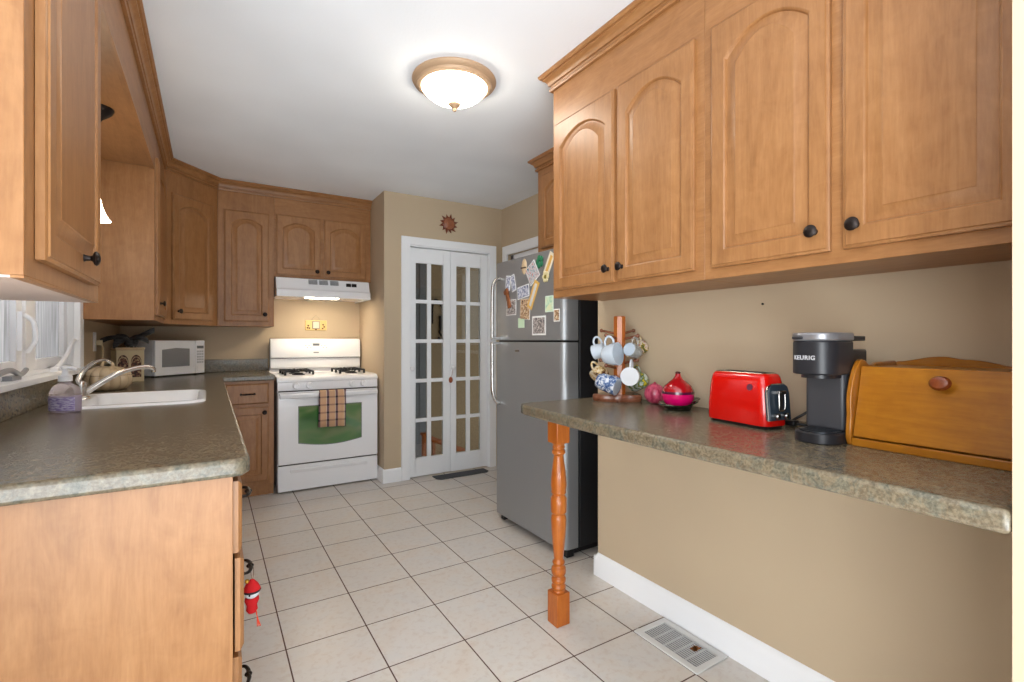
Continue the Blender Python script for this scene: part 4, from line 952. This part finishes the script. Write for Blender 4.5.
# ------------------------------------------------------------------ coffee maker
t = thing('coffee_maker', 'slim dark grey single-cup coffee maker between toaster and bread box', 'coffee maker', (1.45, .680, CH))
ks = mat('charcoal_plastic', (66, 66, 70), .38); kd = mat('near_black_plastic', (38, 38, 42), .32); ksv = mat('silver_grey_lid', (150, 150, 154), .28, .6)
def kout(x0, x1, hw, r, n=8):    # rounded front toward -x
    pts = [(x1, .680-hw)]
    for k in range(n+1): a = R(270-90*k/n); pts.append((x0+r+r*math.cos(a), .680-hw+r+r*math.sin(a)))
    for k in range(n+1): a = R(180-90*k/n); pts.append((x0+r+r*math.cos(a), .680+hw-r+r*math.sin(a)))
    return pts+[(x1, .680+hw)]
obj('base', MB().prism(kout(1.333, 1.50, .056, .050), 'z', CH, CH+.028, True), kd, t, bev=.003)
dtm = mat('drip_grid', (52, 56, 62), .3, .5)
mb = MB(); mb.prism(kout(1.342, 1.412, .046, .040), 'z', CH+.028, CH+.031)
for k in range(6): mb.box(1.350+k*.010, .645, CH+.031, 1.354+k*.010, .715, CH+.033)
obj('drip_tray', mb, dtm, t)
obj('column', MB().box(1.415, .632, CH+.028, 1.50, .732, CH+.19), ks, t, bev=.010, seg=3)
obj('brew_head', MB().prism(kout(1.326, 1.447, .056, .045), 'z', CH+.180, CH+.268, True), kd, t, bev=.004)
obj('nozzle', MB().prism(kout(1.345, 1.44, .040, .035), 'z', CH+.170, CH+.181, True), kd, t)
obj('lid', MB().prism(kout(1.324, 1.449, .0575, .047), 'z', CH+.268, CH+.290, True), ksv, t, bev=.006, seg=3)
lidh = obj('lid_handle', MB().box(1.3195, .690, CH+.273, 1.336, .718, CH+.280), kd, t, bev=.003)
obj('water_tank', MB().box(1.447, .645, CH, 1.575, .722, CH+.245), kd, t, bev=.006)
obj('tank_lid', MB().box(1.445, .648, CH+.268, 1.572, .715, CH+.282), kd, t, bev=.003)
tc_ = bpy.data.curves.new('brand_lettering', 'FONT'); tc_.body = 'KEURIG'; tc_.size = .0155; tc_.extrude = .0006; tc_.align_x = 'CENTER'; tc_.space_character = 1.12; tc_.offset = .0003
to = bpy.data.objects.new('tmp_text', tc_); C.objects.link(to); bpy.context.view_layer.update()
dg = bpy.context.evaluated_depsgraph_get(); me = bpy.data.meshes.new_from_object(to.evaluated_get(dg)); bpy.data.objects.remove(to)
me.name = 'brand_lettering'
# text x -> -y, text y -> z, facing -x ; wrap onto the rounded front
r_ = .045; hw = .056; x0 = 1.326
for v in me.vertices:
    s = -v.co.x; zz = v.co.y; out = v.co.z       # s along +y
    flat_ = hw-r_
    def pt(s):
        if abs(s) <= flat_: return (x0, s, -1, 0)
        a = (abs(s)-flat_)/r_; sg = 1 if s > 0 else -1
        return (x0+r_-r_*math.cos(a), sg*(flat_+r_*math.sin(a)), -math.cos(a), sg*math.sin(a))
    X, Y, nx, ny = pt(s+.010)
    v.co = (X+nx*(out+.0006)-1.45, Y+ny*(out+.0006)+.680-.680, CH+.219+zz-CH)
me.materials.clear(); me.materials.append(mat('silver_letters', (214, 214, 218), .3, .3))
lo = bpy.data.objects.new('brand_lettering', me); C.objects.link(lo); lo.parent = t
mb = MB(); mb.tube([(1.575, .705, CH+.01), (1.60, .76, CH+.006), (1.575, .80, CH+.006), (1.56, .84, CH+.010), (1.585, .855, CH+.016), (1.615, .82, CH+.05), (1.625, .80, CH+.10), (1.605, .81, CH+.140), (1.62, .80, CH+.152), (1.645, .775, CH+.12), (1.66, .755, CH+.06), (1.665, .75, CH+.02)], .0042, 8)
obj('power_cord', mb, 'black', t); obj('cord_tie', MB().box(1.545, .832, CH+.001, 1.575, .862, CH+.018), 'black', t, bev=.004)

# ------------------------------------------------------------------ bread box
t = thing('bread_box', 'honey-stained wooden bread box with a drop-down lid and scalloped back', 'bread box', (1.54, .45, CH))
side = [(1.405, 0), (1.396, .02), (1.398, .05), (1.402, .08), (1.399, .11), (1.402, .135), (1.412, .165), (1.428, .195), (1.445, .214), (1.462, .220), (1.480, .216), (1.497, .205), (1.52, .203), (1.545, .210), (1.66, .212), (1.675, .20), (1.675, 0)]
for (a, b) in ((.609, .6225), (.276, .291)): obj('side_panel', MB().prism([(x, CH+z) for x, z in side], 'y', a, b), 'bread_z', t, bev=.003)
obj('bottom_rail', MB().box(1.400, .291, CH, 1.425, .609, CH+.020), 'bread', t, bev=.002)
obj('box_body', MB().prism([(1.425, CH+.002), (1.66, CH+.002), (1.66, CH+.20), (1.475, CH+.20), (1.425, CH+.02)], 'y', .291, .609), 'bread', t)
d_ = MB().prism([(1.404, CH+.024), (1.418, CH+.022), (1.464, CH+.198), (1.450, CH+.203)], 'y', .2925, .608); dl = obj('lid', d_, 'bread', t, bev=.002)
obj('knob', MB().lathe([(.008, 0), (.007, .008), (.014, .014), (.017, .022), (.013, .030), (0, .033)], (1.439, .436, CH+.166), (-1, 0, .25), 22, sy=1.25), 'knobwood', dl)
N = 30; top = [(.609-(.609-.291)*k/N, CH+.210+.016*math.sin(PI*min(1, k/N*1.6))**2+.006*math.sin(k/N*14)*(k/N > .45)) for k in range(N+1)]
obj('back_board', MB().prism([(.609, CH), ] + top + [(.291, CH)], 'x', 1.660, 1.674), 'bread', t, bev=.002)

# ------------------------------------------------------------------ floor vent
t = thing('floor_vent', 'white metal floor register set in the tiles by the right baseboard', 'vent', (1.573, 1.293, 0))
x0, x1, y0, y1 = 1.482, 1.664, 1.140, 1.447
mb = MB(); fw = .026
for (a, b, c_, d_) in ((x0, y0, x0+fw, y1), (x1-fw, y0, x1, y1), (x0+fw, y0, x1-fw, y0+fw), (x0+fw, y1-fw, x1-fw, y1)): mb.box(a, b, .001, c_, d_, .007)
obj('frame', mb, mat('white_painted_metal', (222, 222, 220), .4), t, bev=.002)
mb = MB(); n = 12
for k in range(n):
    x = x0+fw+(x1-x0-2*fw)*(k+.5)/n; mb.box(x-.0026, y0+fw, .0015, x+.0026, y1-fw, .0040)
for k in range(1, 5): yk = y0+fw+(y1-y0-2*fw)*k/5; mb.box(x0+fw, yk-.003, .0012, x1-fw, yk+.003, .0052)
g = obj('louvres', mb, mat('grey_white_metal', (196, 198, 198), .4), t)
obj('dark_duct', MB().box(x0+fw-.002, y0+fw-.002, .0003, x1-fw+.002, y1-fw+.002, .0011), mat('duct_shadow_metal', (20, 20, 22), .7), t)
mb = MB()
for k in range(9): a = random.uniform(0, 6.28); mb.box(1.60+random.uniform(-.02, .02), 1.235+random.uniform(-.02, .02), .0056, 1.606+random.uniform(-.02, .026), 1.241+random.uniform(-.02, .026), .0064)
obj('rust_spots', mb, mat('rust', (150, 96, 52), .9), t)

# ------------------------------------------------------------------ hanging ornament on the drawer pull
t = thing('hanging_ornament', 'small felt figure with red hat and scarf hanging from a drawer pull', 'ornament', (.098, 1.515, .46))
fr = mat('red_felt', (196, 20, 26), .85); fw_ = mat('white_felt', (224, 222, 226), .9); gld = mat('gold_bell', (196, 150, 60), .3, .8)
cx, cy = .098, 1.515
obj('cord', MB().tube([(cx, cy, .548), (cx-.003, cy, .575), (cx, cy, .60), (cx+.005, cy, .575), (cx+.003, cy, .548)], .0012, 6), 'chrome', t)
obj('head', MB().ball((cx, cy, .506), .022, 1, 1, .85), fw_, t)
obj('hat', MB().lathe([(.025, .512), (.025, .518), (.018, .532), (.006, .546), (0, .549)], (cx, cy, 0), n=20), fr, t)
obj('hat_brim', MB().lathe([(.024, .508), (.027, .512), (.024, .517)], (cx, cy, 0), n=20), mat('dark_trim', (44, 30, 34), .8), t)
obj('nose', MB().ball((cx-.008, cy-.021, .505), .003), 'black', t)
obj('bell', MB().ball((cx-.014, cy-.006, .546), .007), gld, t)
obj('scarf', MB().rings([[(cx+r*math.cos(a), cy+r*.7*math.sin(a), z) for a in [2*PI*k/12 for k in range(12)]] for r, z in ((.020, .490), (.021, .480), (.015, .465), (.017, .450), (.010, .440))]), fr, t)
mb = MB()
for dx in (-.003, .002, .006): mb.tube([(cx+.008, cy-.004, .468), (cx+.014, cy-.006, .43), (cx+.018+dx, cy-.006, .395)], .0016, 6)
obj('tassel', mb, mat('orange_red_thread', (214, 70, 40), .8), t)
t.scale = (.86, .86, .86); t.location = (.098, 1.515, .470)
# nail hole marks under the right wall cabinets
tag(obj('wall_hook', MB().lathe([(.004, 0), (.004, .004), (0, .006)], (XR, 1.02, 1.33), (-1, 0, 0), 12), 'iron'), 'tiny dark nail in the wall under the right-hand cabinets', 'nail')
